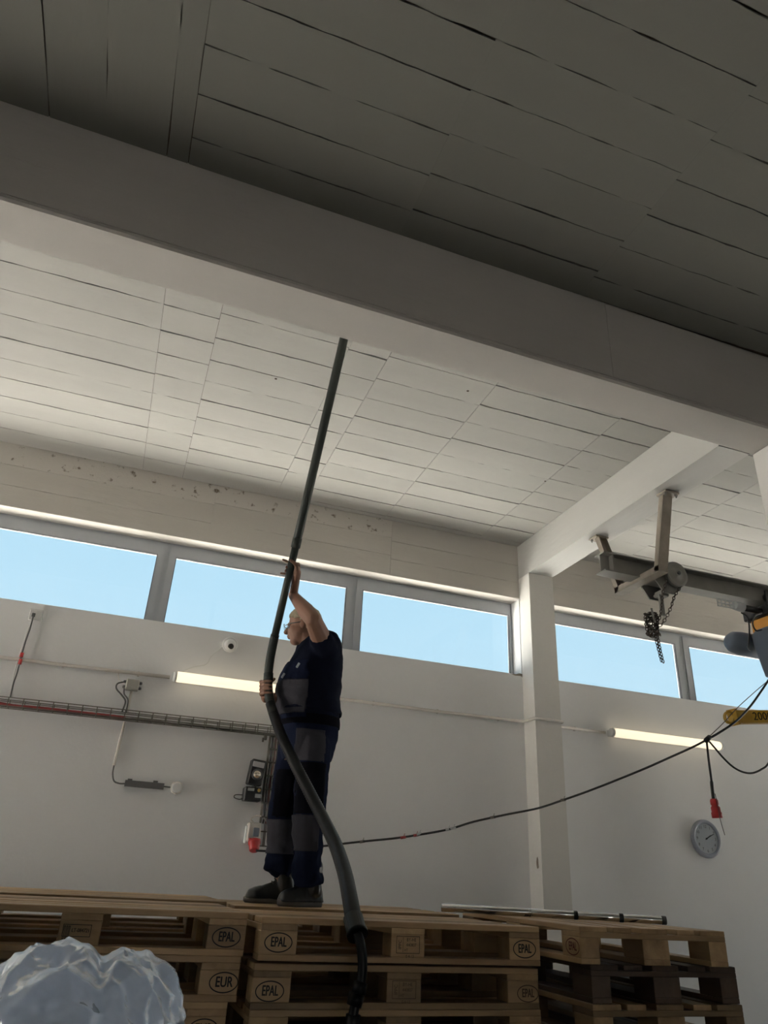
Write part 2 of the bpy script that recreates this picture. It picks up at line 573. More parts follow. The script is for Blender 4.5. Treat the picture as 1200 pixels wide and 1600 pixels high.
# shuttering boards on the beam's front
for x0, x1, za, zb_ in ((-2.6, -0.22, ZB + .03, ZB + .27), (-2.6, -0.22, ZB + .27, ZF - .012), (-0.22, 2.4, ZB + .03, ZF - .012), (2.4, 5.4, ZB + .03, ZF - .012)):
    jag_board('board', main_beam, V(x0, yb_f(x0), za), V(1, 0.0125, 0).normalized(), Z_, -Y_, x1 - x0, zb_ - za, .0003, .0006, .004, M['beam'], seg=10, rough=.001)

cm = MB()
cm.box2((CX0, 3.243, ZB), (CX1, WY + .01, ZC + .1))
cross_beam = tag(cm.build('cross_beam', M['cross']), 'pale cross beam running from the wall pilaster to the main beam', 'beam', kind='structure')
tag(MB().box2((CX0, 5.8, 0), (CX1, WY + .01, ZB)).build('wall_pilaster', M['column']), 'pale concrete pilaster between the two window bands', 'pillar', kind='structure')
tag(MB().cbox((3.94, 3.09, ZB / 2), (.38, .30, ZB), .012).build('hall_column', M['column']), 'pale column under the main beam at the picture edge', 'column', kind='structure')

# other walls of the hall
def wall_with(name, a, b, axis, opens):
    """solid wall between corners a and b with openings (lo, hi, z0, z1) along axis"""
    mb = MB()
    i = 0 if axis == 'x' else 1
    cuts = sorted({a[i], b[i]} | {o[0] for o in opens} | {o[1] for o in opens})
    for c0, c1 in zip(cuts[:-1], cuts[1:]):
        mid = (c0 + c1) / 2
        zs = [a[2]]
        for o in opens:
            if o[0] <= mid <= o[1]:
                zs += [o[2], o[3]]
        zs.append(b[2])
        zs.sort()
        for z0, z1 in zip(zs[0::2], zs[1::2]):
            if z1 - z0 > 1e-4:
                p, q = list(a), list(b)
                p[i], q[i], p[2], q[2] = c0, c1, z0, z1
                mb.box2(p, q)
    return tag(mb.build(name, M['wall']), kind='structure')
GATE_L = (3.3, 5.95, 0.0, 2.7)
FILL_GATE_R = (3.2, 5.95, 0.0, 4.0)  # added unseen opening, brings daylight to the right of the window bay
FILL_GATE_F = (1.0, 2.2, 0.0, 2.2)  # small added opening behind the camera, for fill daylight
wall_with('wall_left', (XL - .3, YF, 0), (XL, WY + WT, ZF + .2), 'y', [GATE_L])
wall_with('wall_right', (XR, YF, 0), (XR + .3, WY + WT, ZF + .2), 'y', [FILL_GATE_R])
wall_with('wall_front', (XL, YF - .3, 0), (XR, YF, ZF + .2), 'x', [FILL_GATE_F])

# ------------------------------------------------------------------ windows
GY = WY + 0.19
wn_i = 0
def window(x0, x1, g0, g1):
    """frame from x0 to x1, glass from g0 to g1"""
    global wn_i
    wn_i += 1
    f = MB()
    z0, z1, gz0, gz1 = SILL - .002, HEAD + .002, 3.412, 4.018
    y0, y1 = GY - .018, GY + .010
    f.box2((x0, y0, gz1), (x1, y1, z1))
    f.box2((x0, y0, z0), (x1, y1, gz0))
    f.box2((x0, y0, gz0), (g0, y1, gz1))
    f.box2((g1, y0, gz0), (x1, y1, gz1))
    # casement step in front of the fixed frame
    s = 0.012
    for a, b in (((x0 + .022, y0 - s, gz1), (x1 - .022, y0, z1 - .03)), ((x0 + .022, y0 - s, z0 + .004), (x1 - .022, y0, gz0)),
                 ((x0 + .022, y0 - s, gz0), (g0, y0, gz1)), ((g1, y0 - s, gz0), (x1 - .022, y0, gz1))):
        f.box2(a, b)
    w = tag(f.build('window_%d' % wn_i, M['frame']), kind='structure')
    b = MB()
    for a, c in (((g0, y0 - s - .002, gz1 - .004), (g1, y0 + .010, gz1)), ((g0, y0 - s - .002, gz0), (g1, y0 + .010, gz0 + .005)),
                 ((g0, y0 - s - .002, gz0 + .005), (g0 + .005, y0 + .010, gz1 - .004)), ((g1 - .005, y0 - s - .002, gz0 + .005), (g1, y0 + .010, gz1 - .004))):
        b.box2(a, c)
    b.build('glazing_bead', M['frame_line'], w)
    MB().box2((g0 - .006, GY - .004, gz0 - .006), (g1 + .006, GY + .004, gz1 + .006)).build('pane', M['glass'], w)
window(-7.1, -5.15, -7.0, -5.24)
window(-5.15, -3.40, -5.06, -3.49)
window(-3.40, -1.665, -3.31, -1.74)
window(-1.665, 0.09, -1.58, 0.012)
window(0.09, 1.811, 0.168, 1.735)
window(1.811, 3.472, 1.893, 3.437)
window(3.738, 5.54, 3.82, 5.452)
window(5.54, 7.26, 5.63, 7.18)
window(7.26, 9.0, 7.34, 8.92)
window(9.0, 10.5, 9.08, 10.42)
tag(MB().box2((XL + .4, WY + .02, SILL - .03), (CX0, WY + .16, SILL + .004)).build('trim_1', M['sill']), kind='structure')
tag(MB().box2((CX1, WY + .02, SILL - .03), (XR - .5, WY + .16, SILL + .004)).build('trim_2', M['sill']), kind='structure')

def portal(name, loc, rot, sx, sy):
    l = bpy.data.lights.new(name, 'AREA')
    l.shape = 'RECTANGLE'
    l.size, l.size_y = sx, sy
    l.cycles.is_portal = True
    o = bpy.data.objects.new(name, l)
    col.objects.link(o)
    o.location = loc
    o.rotation_euler = rot
portal('sky_portal', ((XL + .4 + CX0) / 2, WY + WT, (SILL + HEAD) / 2), (math.radians(-90), 0, 0), CX0 - XL - .4, HEAD - SILL)
portal('sky_portal', ((XR - .5 + CX1) / 2, WY + WT, (SILL + HEAD) / 2), (math.radians(-90), 0, 0), XR - .5 - CX1, HEAD - SILL)
portal('sky_portal', (XL - .3, (GATE_L[0] + GATE_L[1]) / 2, GATE_L[3] / 2), (0, math.radians(-90), 0), GATE_L[3], GATE_L[1] - GATE_L[0])
portal('sky_portal', (XR + .3, (FILL_GATE_R[0] + FILL_GATE_R[1]) / 2, FILL_GATE_R[3] / 2), (0, math.radians(90), 0), FILL_GATE_R[3], FILL_GATE_R[1] - FILL_GATE_R[0])
portal('sky_portal', ((FILL_GATE_F[0] + FILL_GATE_F[1]) / 2, YF - .3, FILL_GATE_F[3] / 2), (math.radians(90), 0, 0), FILL_GATE_F[1] - FILL_GATE_F[0], FILL_GATE_F[3])

#@@OBJECTS
# ------------------------------------------------------------------ pallets
def oval_mark(word, sx=0.62, size=0.046):
    mb = MB()
    vs_, fs = text_mesh(word, size, sx)
    mb.add([(x, -0.0004, y) for x, y in vs_], [f for f in fs])
    # thin strokes get a second, slightly shifted pass so that they read as stencil strokes
    mb.add([(x + .0020, -0.0005, y) for x, y in vs_], [f for f in fs])
    mb.add([(x + .0010, -0.0003, y + .0012) for x, y in vs_], [f for f in fs])
    n = 40
    a, b, t = 0.0545, 0.0335, 0.0040
    o = [(a * math.cos(2 * math.pi * i / n), -0.0004, b * math.sin(2 * math.pi * i / n)) for i in range(n)]
    k = [((a - t) * math.cos(2 * math.pi * i / n), -0.0004, (b - t) * math.sin(2 * math.pi * i / n)) for i in range(n)]
    mb.add(o + k, [(i, (i + 1) % n, n + (i + 1) % n, n + i) for i in range(n)])
    return mb.mesh('oval_mark')

def rect_outline(mb, x0, x1, z0, z1, t=0.002):
    for a, b, c, d in ((x0, x1, z0, z0 + t), (x0, x1, z1 - t, z1), (x0, x0 + t, z0, z1), (x1 - t, x1, z0, z1)):
        mb.add([(a, -.0004, c), (b, -.0004, c), (b, -.0004, d), (a, -.0004, d)], [(0, 1, 2, 3)])

def put_text(mb, s, x, z, size, sx=0.8, align='CENTER', rot=False):
    vs_, fs = text_mesh(s, size, sx, align)
    if rot:
        mb.add([(x - q, -.0004, z + p) for p, q in vs_], fs)
    else:
        mb.add([(x + p, -.0004, z + q) for p, q in vs_], fs)

def stamp_long():
    mb = MB()
    rect_outline(mb, -.047, .05, -.012, .027)
    put_text(mb, 'LT-084721', .014, .008, .017, .82)
    put_text(mb, 'LT-084721', .0148, .008, .017, .82)
    for x0 in (-.044, -.036, -.028):
        rect_outline(mb, x0, x0 + .006, -.02, .022, .0022)
    put_text(mb, 'HT', -.012, -.022, .014)
    return mb.mesh('burnt_stamp')

def stamp_box():
    mb = MB()
    rect_outline(mb, -.05, .05, -.026, .034)
    put_text(mb, 'IPPC', -.034, .004, .019, .9, rot=True)
    rect_outline(mb, -.022, -.0205, -.022, .03, .0015)
    put_text(mb, 'BY-HE', .014, .021, .017, .9)
    put_text(mb, '440807', .014, .003, .016, .9)
    put_text(mb, 'HT', -.008, -.015, .014, .9)
    put_text(mb, '0-4-13', .008, -.036, .015, .9)
    return mb.mesh('burnt_stamp')

MARK = {'EPAL': oval_mark('EPAL'), 'EUR': oval_mark('EUR', .78), 'long': stamp_long(), 'box': stamp_box()}
BT, BH = 0.022, 0.078
def cmesh(name, s, m):
    me = MB().cbox((0, 0, 0), s, 0.0025).mesh(name)
    me.materials.append(m)
    return me
PM = {}
for tone in ('light', 'mid', 'dark'):
    w = M['wood_' + tone]
    PM[tone] = dict(d145=cmesh('deck_board', (1.2, .145, BT), w), d100=cmesh('deck_board', (1.2, .100, BT), w),
                    s145=cmesh('cross_board', (.8, .145, BT), w),
                    b=cmesh('block', (.145, .100, BH), w), bm=cmesh('block', (.145, .145, BH), w),
                    u100=cmesh('bottom_board', (1.2, .100, BT), w), u145=cmesh('bottom_board', (1.2, .145, BT), w))
def part(name, me, parent, loc, rz=0.0):
    o = bpy.data.objects.new(name, me)
    col.objects.link(o)
    o.parent = parent
    o.location = loc
    o.rotation_euler = (0, 0, rz)
    return o

def mark_on(block, kind, m, dx=0, dz=0, sc=1.0):
    me = MARK[kind]
    if m.name not in [x.name for x in me.materials if x]:
        me = me.copy()
        me.materials.clear()
        me.materials.append(m)
    o = bpy.data.objects.new('oval_mark' if kind in ('EPAL', 'EUR') else 'burnt_stamp', me)
    col.objects.link(o)
    o.parent = block
    o.location = (dx, -block.dimensions_y / 2 - .0006 if hasattr(block, 'dimensions_y') else -0.0506, dz)
    o.scale = (sc, 1, sc)
    return o

def make_pallet(loc, rz, tone, label, group):
    """wooden four-way pallet 1200 x 800 x 144 mm, its centre above loc"""
    t = thing('wooden_pallet', loc, label, 'pallet', group)
    t.rotation_euler = (0, 0, rz)
    p = PM[tone]
    z = BT / 2
    for y, k in ((-.35, 'u100'), (0, 'u145'), (.35, 'u100')):
        part('bottom_board', p[k], t, (0, y, z))
    blocks = {}
    z = BT + BH / 2
    for ix, x in ((-1, -.5275), (0, 0), (1, .5275)):
        for iy, y in ((-1, -.35), (0, 0), (1, .35)):
            blocks[ix, iy] = part('block', p['bm' if iy == 0 else 'b'], t, (x, y, z))
    z = BT + BH + BT / 2
    for x in (-.5275, 0, .5275):
        part('cross_board', p['s145'], t, (x, 0, z), math.pi / 2)
    z += BT
    for y, k in ((-.3275, 'd145'), (-.175, 'd100'), (0, 'd145'), (.175, 'd100'), (.3275, 'd145')):
        part('deck_board', p[k], t, (0, y, z))
    return t, blocks

ORD = ['topmost', 'second from the top', 'third from the top', 'fourth from the top', 'fifth from the top', 'sixth from the top', 'seventh from the top',
       'eighth from the top', 'ninth from the top', 'lowest']
def stack(cx, cy, top, rz, tones, where, group, jit, seed):
    rnd = random.Random(seed)
    pitch = top / 10.0
    out = []
    for k in range(10):
        dx, dy, dr = jit[k] if k < len(jit) else (rnd.uniform(-.012, .012), rnd.uniform(-.012, .012), rnd.uniform(-.008, .008))
        tone = tones[k] if k < len(tones) else rnd.choice(('mid', 'mid', 'dark', 'light'))
        lab = 'wooden pallet, %s of the %s' % (ORD[k], where)
        t, b = make_pallet((cx + dx, cy + dy, top - pitch * (k + 1)), rz + dr, tone, lab, group)
        t.scale.z = pitch / .1441
        out.append((t, b))
    return out
P0 = (0, 0, 0)
LEFT = stack(0.005, 3.60, 1.452, 0, ('light', 'light', 'light', 'mid'), 'front stack beside the plastic bag', 'pallets in the front stack beside the bag',
             [P0, (-.008, 0, .004), (-.035, .01, 0), (-.05, 0, .004)], 1)
MID = stack(1.247, 3.53, 1.436, 0, ('light', 'mid', 'mid', 'dark'), 'front stack behind the hanging hose', 'pallets in the front stack behind the hose',
            [P0, (-.012, .004, .006), (-.008, 0, 0), (.004, .0, -.004)], 2)
RIGHT = stack(2.484, 3.79, 1.451, -math.pi / 2, ('light', 'dark', 'mid', 'dark'), 'stack standing end-on under the chrome tube', 'pallets in the end-on stack',
              [P0, (.042, .012, .012), (.035, -.01, 0), (.05, 0, 0)], 3)
BACK = stack(1.290, 4.42, 1.446, 0, ('light', 'light', 'mid'), 'rear stack under the worker', 'pallets in the rear stack under the worker', [P0], 4)
BACKL = stack(0.058, 4.47, 1.459, 0, ('light', 'mid', 'mid'), 'rear stack behind the leftmost stack', 'pallets in the rear stack at left', [P0], 5)
FAR = [stack(-1.25, 3.60, 1.45, 0, ('mid',), 'added front-row stack beyond the picture edge', 'added pallets beyond the picture edge', [P0], 6),  # added unseen stacks, keep floor light off the main bay ceiling
       stack(-1.17, 4.47, 1.45, 0, ('mid',), 'added rear-row stack beyond the picture edge', 'added pallets beyond the picture edge', [P0], 8)]
MID[0][0].location.z += .004
MID[0][0].rotation_euler.x = math.radians(-.55)
mark_on(LEFT[0][1][1, -1], 'EPAL', M['print'])
mark_on(LEFT[0][1][-1, -1], 'EPAL', M['print'])
mark_on(LEFT[0][1][0, -1], 'long', M['print'], -.012, .0).location.y = -.0506
mark_on(LEFT[1][1][1, -1], 'EUR', M['print'], .018)
mark_on(LEFT[2][1][1, -1], 'EUR', M['print'], -.005)
mark_on(MID[0][1][-1, -1], 'EPAL', M['print'])
mark_on(MID[0][1][1, -1], 'EPAL', M['print'], -.002)
mark_on(MID[0][1][0, -1], 'box', M['print'])
mark_on(MID[1][1][-1, -1], 'EPAL', M['print'], -.005, -.004)
mark_on(MID[1][1][1, -1], 'EPAL', M['print_worn'], .02, -.006, .92)
mark_on(MID[1][1][0, -1], 'box', M['print_worn'])
mark_on(RIGHT[0][1][1, -1], 'EPAL', M['print_red'], .012)
# white sticker on the third pallet of the hose stack
me = MB().box((0, -.0515, .01), (.05, .001, .03)).mesh('sticker')
me.materials.append(M['label_grey'])
o = bpy.data.objects.new('sticker', me)
col.objects.link(o)
o.parent = MID[2][1][0, -1]

# ------------------------------------------------------------------ wall fittings
def batten(name, p0, p1, label, group):
    """lit batten lamp with round diffuser: p0, p1 on the wall"""
    d = (p1 - p0).normalized()
    t = thing(name, p0, label, 'lamp', group)
    y = WY
    a, b = V(p0.x, y - .02, p0.z), V(p1.x, y - .02, p1.z)
    MB().bar(a, b, .06, .04, up=(0, 1, 0)).build('housing', M['white_plastic'], t)
    a, b = V(p0.x, y - .068, p0.z), V(p1.x, y - .068, p1.z)
    MB().tube([a + d * .012, a + d * .02, b - d * .02, b - d * .012], [.037, .041, .041, .037], 20).build('diffuser', M['lamp'], t)
    for q, s in ((a, 1), (b, -1)):
        MB().tube([q + d * s * -.012, q + d * s * .014], [.036, .043], 20).build('end_cap', M['white_plastic'], t)
    return t
z1 = 2.94
batten('batten_lamp', V(.325, WY, z1), V(1.595, WY, z1), 'lit tube lamp on the wall behind the worker', 'lit tube lamps')
batten('batten_lamp', V(4.37, WY, z1), V(5.64, WY, z1), 'lit tube lamp on the wall near the clock', 'lit tube lamps')

def pipe_on_wall(name, pts, r, m, label, cat, clips=()):
    t = thing(name, pts[0], label, cat)
    MB().tube(pts, r, 10).build('pipe', m, t)
    for c in clips:
        MB().box((c[0], WY - .012, c[1]), (.014, .026, .034)).build('clip', m, t)
    return t
pipe_on_wall('conduit_pipe', [V(-1.6, 5.978, 2.928), V(-.94, 5.978, 2.928), V(-.34, 5.978, 2.932), V(.29, 5.978, 2.94)], .0135, M['conduit'],
             'thin painted conduit running left from the lamp behind the worker', 'conduit', [(-1.1, 2.928), (-.5, 2.931), (.05, 2.936)])
pipe_on_wall('conduit_pipe', [V(1.62, 5.978, 2.94), V(2.576, 5.978, 2.938), V(3.44, 5.978, 2.945), V(3.455, 5.90, 2.945), V(3.46, 5.785, 2.945), V(3.60, 5.782, 2.945), V(3.742, 5.785, 2.942), V(3.75, 5.9, 2.94),
                              V(3.765, 5.978, 2.94), V(4.33, 5.978, 2.94)], .0135, M['conduit'],
             'thin painted conduit between the two tube lamps, bending round the pilaster', 'conduit', [(2.0, 2.94), (2.6, 2.94), (3.2, 2.943), (4.0, 2.94)])

# dome camera
p = at(360, 1006, 5.96)
t = thing('dome_camera', V(p.x, WY, p.z), 'small white dome camera on the wall above the lamp', 'camera')
MB().lathe(V(p.x, WY, p.z), (0, -1, 0), [(0, .062), (.018, .064), (.03, .058)], 28).build('mounting_ring', M['white_plastic'], t)
MB().lathe(V(p.x, WY - .02, p.z - .006), (0, -1, -.25), [(0, .05), (.018, .049), (.034, .042), (.046, .028), (.05, .012)], 24).build('housing', M['white_plastic'], t)
MB().lathe(V(p.x + .004, WY - .055, p.z - .022), (0, -1, -.8), [(0, .024), (.012, .024), (.016, .018), (.017, .001)], 20).build('lens', M['black'], t)
q = catmull([V(p.x - .05, WY - .008, p.z - .02), at(331, 1025, 5.985), at(322, 1038, 5.985), at(300, 1043, 5.985), at(285, 1050, 5.985)], 6)
tag(MB().tube(q, .0035, 6).build('thin_wire', M['white_plastic'], origin=q[0]), 'thin white wire from the dome camera to the lamp', 'wire')

# junction box
a = at(207, 1070, 5.96)
t = thing('junction_box', V(a.x, WY, a.z), 'grey junction box above the cable tray', 'junction box')
MB().cbox((a.x, WY - .03, a.z), (.098, .058, .082), .006).build('body', M['grey_plastic'], t)
MB().cbox((a.x, WY - .061, a.z), (.088, .008, .072), .003).build('cover', M['grey_plastic'], t)
for dx, dz in ((-.056, .02), (-.056, -.02), (.056, .02), (.056, -.02)):
    MB().lathe(V(a.x + dx - .006 * (1 if dx > 0 else -1), WY - .03, a.z + dz), (1 if dx > 0 else -1, 0, 0), [(0, .011), (.012, .011), (.02, .008)], 10).build('cable_gland', M['dark_plastic'], t)
def cable(name, pts, r, m, label, cat='cable', k=7, n=8):
    q = catmull(pts, k)
    return tag(MB().tube(q, r, n).build(name, m, origin=q[0]), label, cat)
cable('box_cable', [V(a.x - .055, WY - .03, a.z + .02), at(184, 1068, 5.97), at(182, 1076, 5.97), at(190, 1086, 5.97), at(196, 1096, 5.97), at(191, 1112, 5.95)], .006, M['dark_plastic'], 'dark cable looping from the grey junction box down into the tray')
cable('box_cable', [V(a.x - .055, WY - .03, a.z - .02), at(194, 1084, 5.965), at(200, 1094, 5.965), at(197, 1113, 5.945)], .0055, M['dark_plastic'], 'short dark cable dropping straight from the junction box to the tray')
cable('box_cable', [at(206, 1080, 5.985), at(202, 1095, 5.985), at(199, 1112, 5.985)], .011, M['conduit'], 'pale tube under the grey junction box')
cable('loop_wire', [at(196, 1050, 5.985), at(187, 1050, 5.985), at(185, 1060, 5.985), at(192, 1066, 5.97)], .003, M['conduit'], 'thin pale wire looping from the conduit to the junction box', 'wire')

# bracket with cables at far left
b = at(56, 961, 5.98)
t = thing('cable_bracket', V(b.x, WY, b.z), 'small white square outlet plate under the window at far left', 'outlet plate')
MB().cbox((b.x, WY - .012, b.z), (.092, .024, .085), .004).build('plate', M['white_plastic'], t)
MB().box((b.x, WY - .026, b.z + .038), (.092, .012, .009)).build('rim', M['white_plastic'], t)
MB().box((b.x + .041, WY - .026, b.z), (.009, .012, .085)).build('rim', M['white_plastic'], t)
MB().cbox((b.x - .015, WY - .03, b.z - .005), (.024, .016, .03), .003).build('plug', M['dark_plastic'], t)
cable('drop_cable', [V(b.x - .015, WY - .03, b.z - .012), at(46, 985, 5.97), at(39, 1005, 5.97), at(33, 1026, 5.965), at(27, 1050, 5.97), at(21, 1068, 5.97), at(16, 1090, 5.95)], .0055, M['dark_plastic'], 'dark cable dropping from the white outlet plate to the tray')
cable('drop_cable', [V(b.x - .01, WY - .02, b.z - .03), at(44, 984, 5.975), at(35, 1012, 5.975), at(30, 1026, 5.975), at(23, 1050, 5.975), at(20, 1066, 5.975), at(19, 1090, 5.955)], .005, M['white_plastic'], 'white cable beside the dark one dropping from the outlet plate')
for n_, (y0, y1) in (('above', (1020, 1027)), ('below', (1030, 1038))):
    tag(MB().tube([at(35 if n_ == 'above' else 33, y0, 5.967), at(33 if n_ == 'above' else 30.5, y1, 5.967)], .0125, 10).build('red_tape', M['red'], origin=at(33, y0, 5.967)),
        'red tape round the drop cables just %s the conduit' % n_, 'tape')

# wire cable tray
def tray(name, p0, p1, wdir, label, w=.11, h=.06):
    """U-shaped wire tray from p0 to p1 on the wall; wdir = its in-wall width direction"""
    t = thing(name, p0, label, 'cable tray')
    d = (p1 - p0)
    L = d.length
    d.normalize()
    out = -Y_
    lw = MB()
    for o_ in ((0, 0), (.5, 0), (1, 0), (0, .5), (0, 1), (1, .5), (1, 1)):
        off = out * (o_[0] * w) + wdir * (o_[1] * h)
        lw.tube([p0 + off, p1 + off], .0036, 6)
    lw.build('long_wires', M['galv'], t)['kind'] = 'stuff'
    n = int(L / .1)
    for i in range(n + 1):
        c = p0 + d * (i * L / n)
        MB().tube([c + wdir * h, c, c + out * w, c + out * w + wdir * h], .0036, 5, smooth=False).build('cross_wire', M['galv'], t)
    return t
ta, tb = V(-1.7, WY - .01, 2.567), V(1.22, WY - .01, 2.582)
tray('cable_tray', ta, tb, Z_, 'wire cable tray running along the wall left of the worker')
va, vb = V(1.14, WY - .008, 2.575), V(1.14, WY - .008, 1.775)
tray('cable_tray', va, vb, X_, 'upright wire cable tray beside the worker\'s legs', w=.05, h=.085)
def tcable(name, xs_, m, r, label, dz=0.012, dy=-.05, amp=.015, sd=0):
    pts = [V(x, WY - .01 + dy + amp * noise.noise(V(x * 2.2, sd, 0)), 2.567 + .005 * (x + 1.7) / 2.9 + dz + abs(amp * noise.noise(V(x * 2.7, sd, 5)))) for x in xs_]
    cable(name, pts, r, m, label, k=4)
lin = lambda a, b, n: [a + (b - a) * i / (n - 1) for i in range(n)]
tcable('tray_cable', lin(-1.7, 1.2, 16), M['black'], .008, 'black cable lying along the front of the wire tray', sd=1)
tcable('tray_cable', lin(-1.7, .02, 12), M['red_cable'], .010, 'dark red cable lying in the wire tray', dy=-.075, dz=.016, amp=.03, sd=2)
tcable('tray_cable', lin(-1.7, 1.15, 16), M['galv'], .009, 'grey cable lying along the back of the wire tray', dy=-.025, dz=.014, sd=3)
for i, (dx, m, nm) in enumerate(((.02, 'black', 'black'), (.045, 'red_cable', 'reddish'), (.065, 'galv', 'grey'))):
    cable('tray_cable', [V(1.14 + dx, WY - .05, 2.58), V(1.145 + dx, WY - .03, 2.4), V(1.138 + dx, WY - .03, 2.2), V(1.146 + dx, WY - .032, 2.0), V(1.14 + dx, WY - .03, 1.93)], .006, M[m], nm + ' cable running down the upright tray')
tag(MB().box(at(415, 1151, 5.93), (.02, .03, .05)).box(at(411, 1156, 5.93), (.012, .02, .03)).build('tray_clamp', M['galv'], origin=at(415, 1151, 5.93)), 'small metal clamp hanging under the tray end', 'clamp')

# short conduit, fluorescent starter rail and octagonal box
tag(MB().tube([at(195, 1128, 5.985), at(178, 1196, 5.985)], .012, 10).build('conduit_stub', M['conduit'], origin=at(195, 1128, 5.985)), 'short pale conduit dropping from the tray to the grey rail', 'conduit')
cable('curved_cable', [at(178.5, 1194, 5.98), at(176, 1208, 5.98), at(178, 1220, 5.98), at(186, 1224, 5.98), at(196, 1224.5, 5.975)], .0055, M['dark_plastic'], 'dark cable curving from the conduit stub into the grey rail')
a, b = at(195, 1223.5, 5.975), at(256, 1229, 5.975)
t = thing('socket_rail', V(a.x, WY, a.z), 'slim dark grey rail with two clips on the wall', 'rail')
MB().bar(a, b, .042, .034, up=(0, 1, 0)).build('body', M['dark_plastic'], t)
for px, py in ((203, 1219), (243, 1222)):
    MB().box(at(px, py, 5.98) + V(0, 0, .002), (.032, .025, .014)).build('clip', M['dark_plastic'], t)
c = at(276, 1231, 5.98)
cable('short_cable', [b, (b + c) / 2, c], .005, M['dark_plastic'], 'short dark cable from the grey rail to the octagonal box')
t = thing('octagonal_box', V(c.x, WY, c.z), 'pale octagonal junction box at the end of the grey rail', 'junction box')
MB().lathe(V(c.x, WY, c.z), (0, -1, 0), [(0, .046), (.035, .046), (.04, .042)], 8, smooth=False).build('body', M['conduit'], t)
MB().lathe(V(c.x, WY - .038, c.z), (0, -1, 0), [(0, .038), (.008, .037), (.011, .03)], 16).build('cover', M['white_plastic'], t)

# twin emergency spotlight
def spot_unit():
    c = at(401, 1207, 5.93)
    t = thing('wall_floodlight', V(c.x, WY, c.z - .1), 'black two-part floodlight fixed on the wall beside the upright tray', 'floodlight')
    up = Matrix.Rotation(math.radians(6), 3, 'Y')
    MB().cbox((c.x, WY - .05, c.z), (.115, .1, .185), .008, up).build('lamp_housing', M['black'], t)
    MB().cbox((c.x + .004, WY - .102, c.z + .055), (.09, .012, .04), .003, up).build('handle_plate', M['label_grey'], t)
    MB().lathe((c.x, WY - .095, c.z - .018), (0, -1, 0), [(0, .042), (.012, .042), (.014, .036)], 24).build('lamp_ring', M['dark_plastic'], t)
    MB().lathe((c.x, WY - .1, c.z - .018), (0, -1, 0), [(.006, .034), (.012, .022), (.016, .006)], 20).build('reflector', M['lamp_reflector'], t)
    MB().cbox((c.x, WY - .03, c.z - .108), (.03, .05, .05), .004).build('hinge', M['dark_plastic'], t)
    d = at(394, 1241, 5.93)
    MB().cbox((d.x, WY - .055, d.z), (.132, .11, .10), .008).build('battery_box', M['black'], t)
    MB().box((d.x - .02, WY - .1115, d.z + .03), (.05, .002, .02)).build('label_plate', M['label_grey'], t)
    MB().box((d.x + .038, WY - .1115, d.z - .012), (.045, .002, .028)).build('label_plate', M['label_grey'], t)
    MB().lathe((d.x + .042, WY - .11, d.z + .028), (0, -1, 0), [(0, .013), (.006, .012), (.008, .004)], 14).build('indicator', M['amber'], t)
    q = catmull([V(d.x - .06, WY - .05, d.z - .03), at(374, 1249, 5.94), at(366, 1246, 5.95), at(368, 1242, 5.95), at(379, 1242, 5.94)], 6)
    MB().tube(q, .0035, 6).build('wire', M['black'], t)
spot_unit()

# red and grey socket outlet
c = at(396, 1303, 5.94)
t = thing('power_socket', V(c.x, WY, c.z - .12), 'grey wall socket box with a red plug below it', 'socket')
MB().cbox((c.x, WY - .045, c.z + .01), (.098, .09, .135), .008).build('body', M['conduit'], t)
MB().cbox((c.x - .05, WY - .03, c.z - .005), (.02, .05, .12), .004).build('side_plate', M['white_plastic'], t)
MB().cbox((c.x + .012, WY - .093, c.z + .012), (.045, .012, .06), .004).build('breaker', M['hoist_cover'], t)
MB().lathe((c.x + .008, WY - .09, c.z - .05), (0, -.55, -1), [(0, .046), (.02, .046), (.024, .04), (.07, .036), (.075, .03)], 18).build('red_plug', M['red'], t)
MB().cbox((c.x + .008, WY - .085, c.z - .045), (.088, .03, .03), .005).build('red_flap', M['red'], t)
cable('socket_wire', [V(c.x, WY - .03, c.z + .075), at(392, 1280, 5.96), at(400, 1275, 5.96), at(410, 1276, 5.95), at(417, 1284, 5.95)], .006, M['conduit'], 'pale wire from the socket box up to the upright tray', 'wire')

# clock
c = at(1104, 1310.5, 5.97)
t = thing('wall_clock', V(c.x, WY, c.z), 'round wall clock with a blue-grey rim', 'clock')
MB().lathe(V(c.x, WY, c.z), (0, -1, 0), [(0, .158), (.012, .166), (.03, .165), (.04, .155), (.042, .145), (.034, .130), (.030, .128)], 48, cap=False).build('rim', M['clock_rim'], t)
fc = MB().lathe(V(c.x, WY - .02, c.z), (0, -1, 0), [(0, .13), (.008, .13)], 48, smooth=False).build('dial', M['clock_face'], t)
nm = MB()
for h in range(1, 13):
    a = math.radians(90 - 30 * h)
    vs_, fs = text_mesh(str(h), .036)
    nm.add([(c.x + .104 * math.cos(a) + x, WY - .0292, c.z + .104 * math.sin(a) + y) for x, y in vs_], fs)
nm.build('numerals', M['print'], fc)
for ang, L, w in ((60, .062, .009), (0, .0, 0), (63, .092, .006)):
    if L:
        a = math.radians(90 - ang)
        d = V(math.cos(a), 0, math.sin(a))
        MB().bar(V(c.x, WY - .032, c.z) - d * .015, V(c.x, WY - .032, c.z) + d * L, w, .002, up=(0, 1, 0)).build('hand', M['print'], t)
MB().lathe(V(c.x, WY - .028, c.z), (0, -1, 0), [(0, .008), (.008, .007)], 12).build('hub', M['print'], t)
MB().lathe(V(c.x, WY - .036, c.z), (0, -1, 0), [(0, .134), (.0015, .134)], 40, smooth=False).build('glass_cover', M['lens'], t)

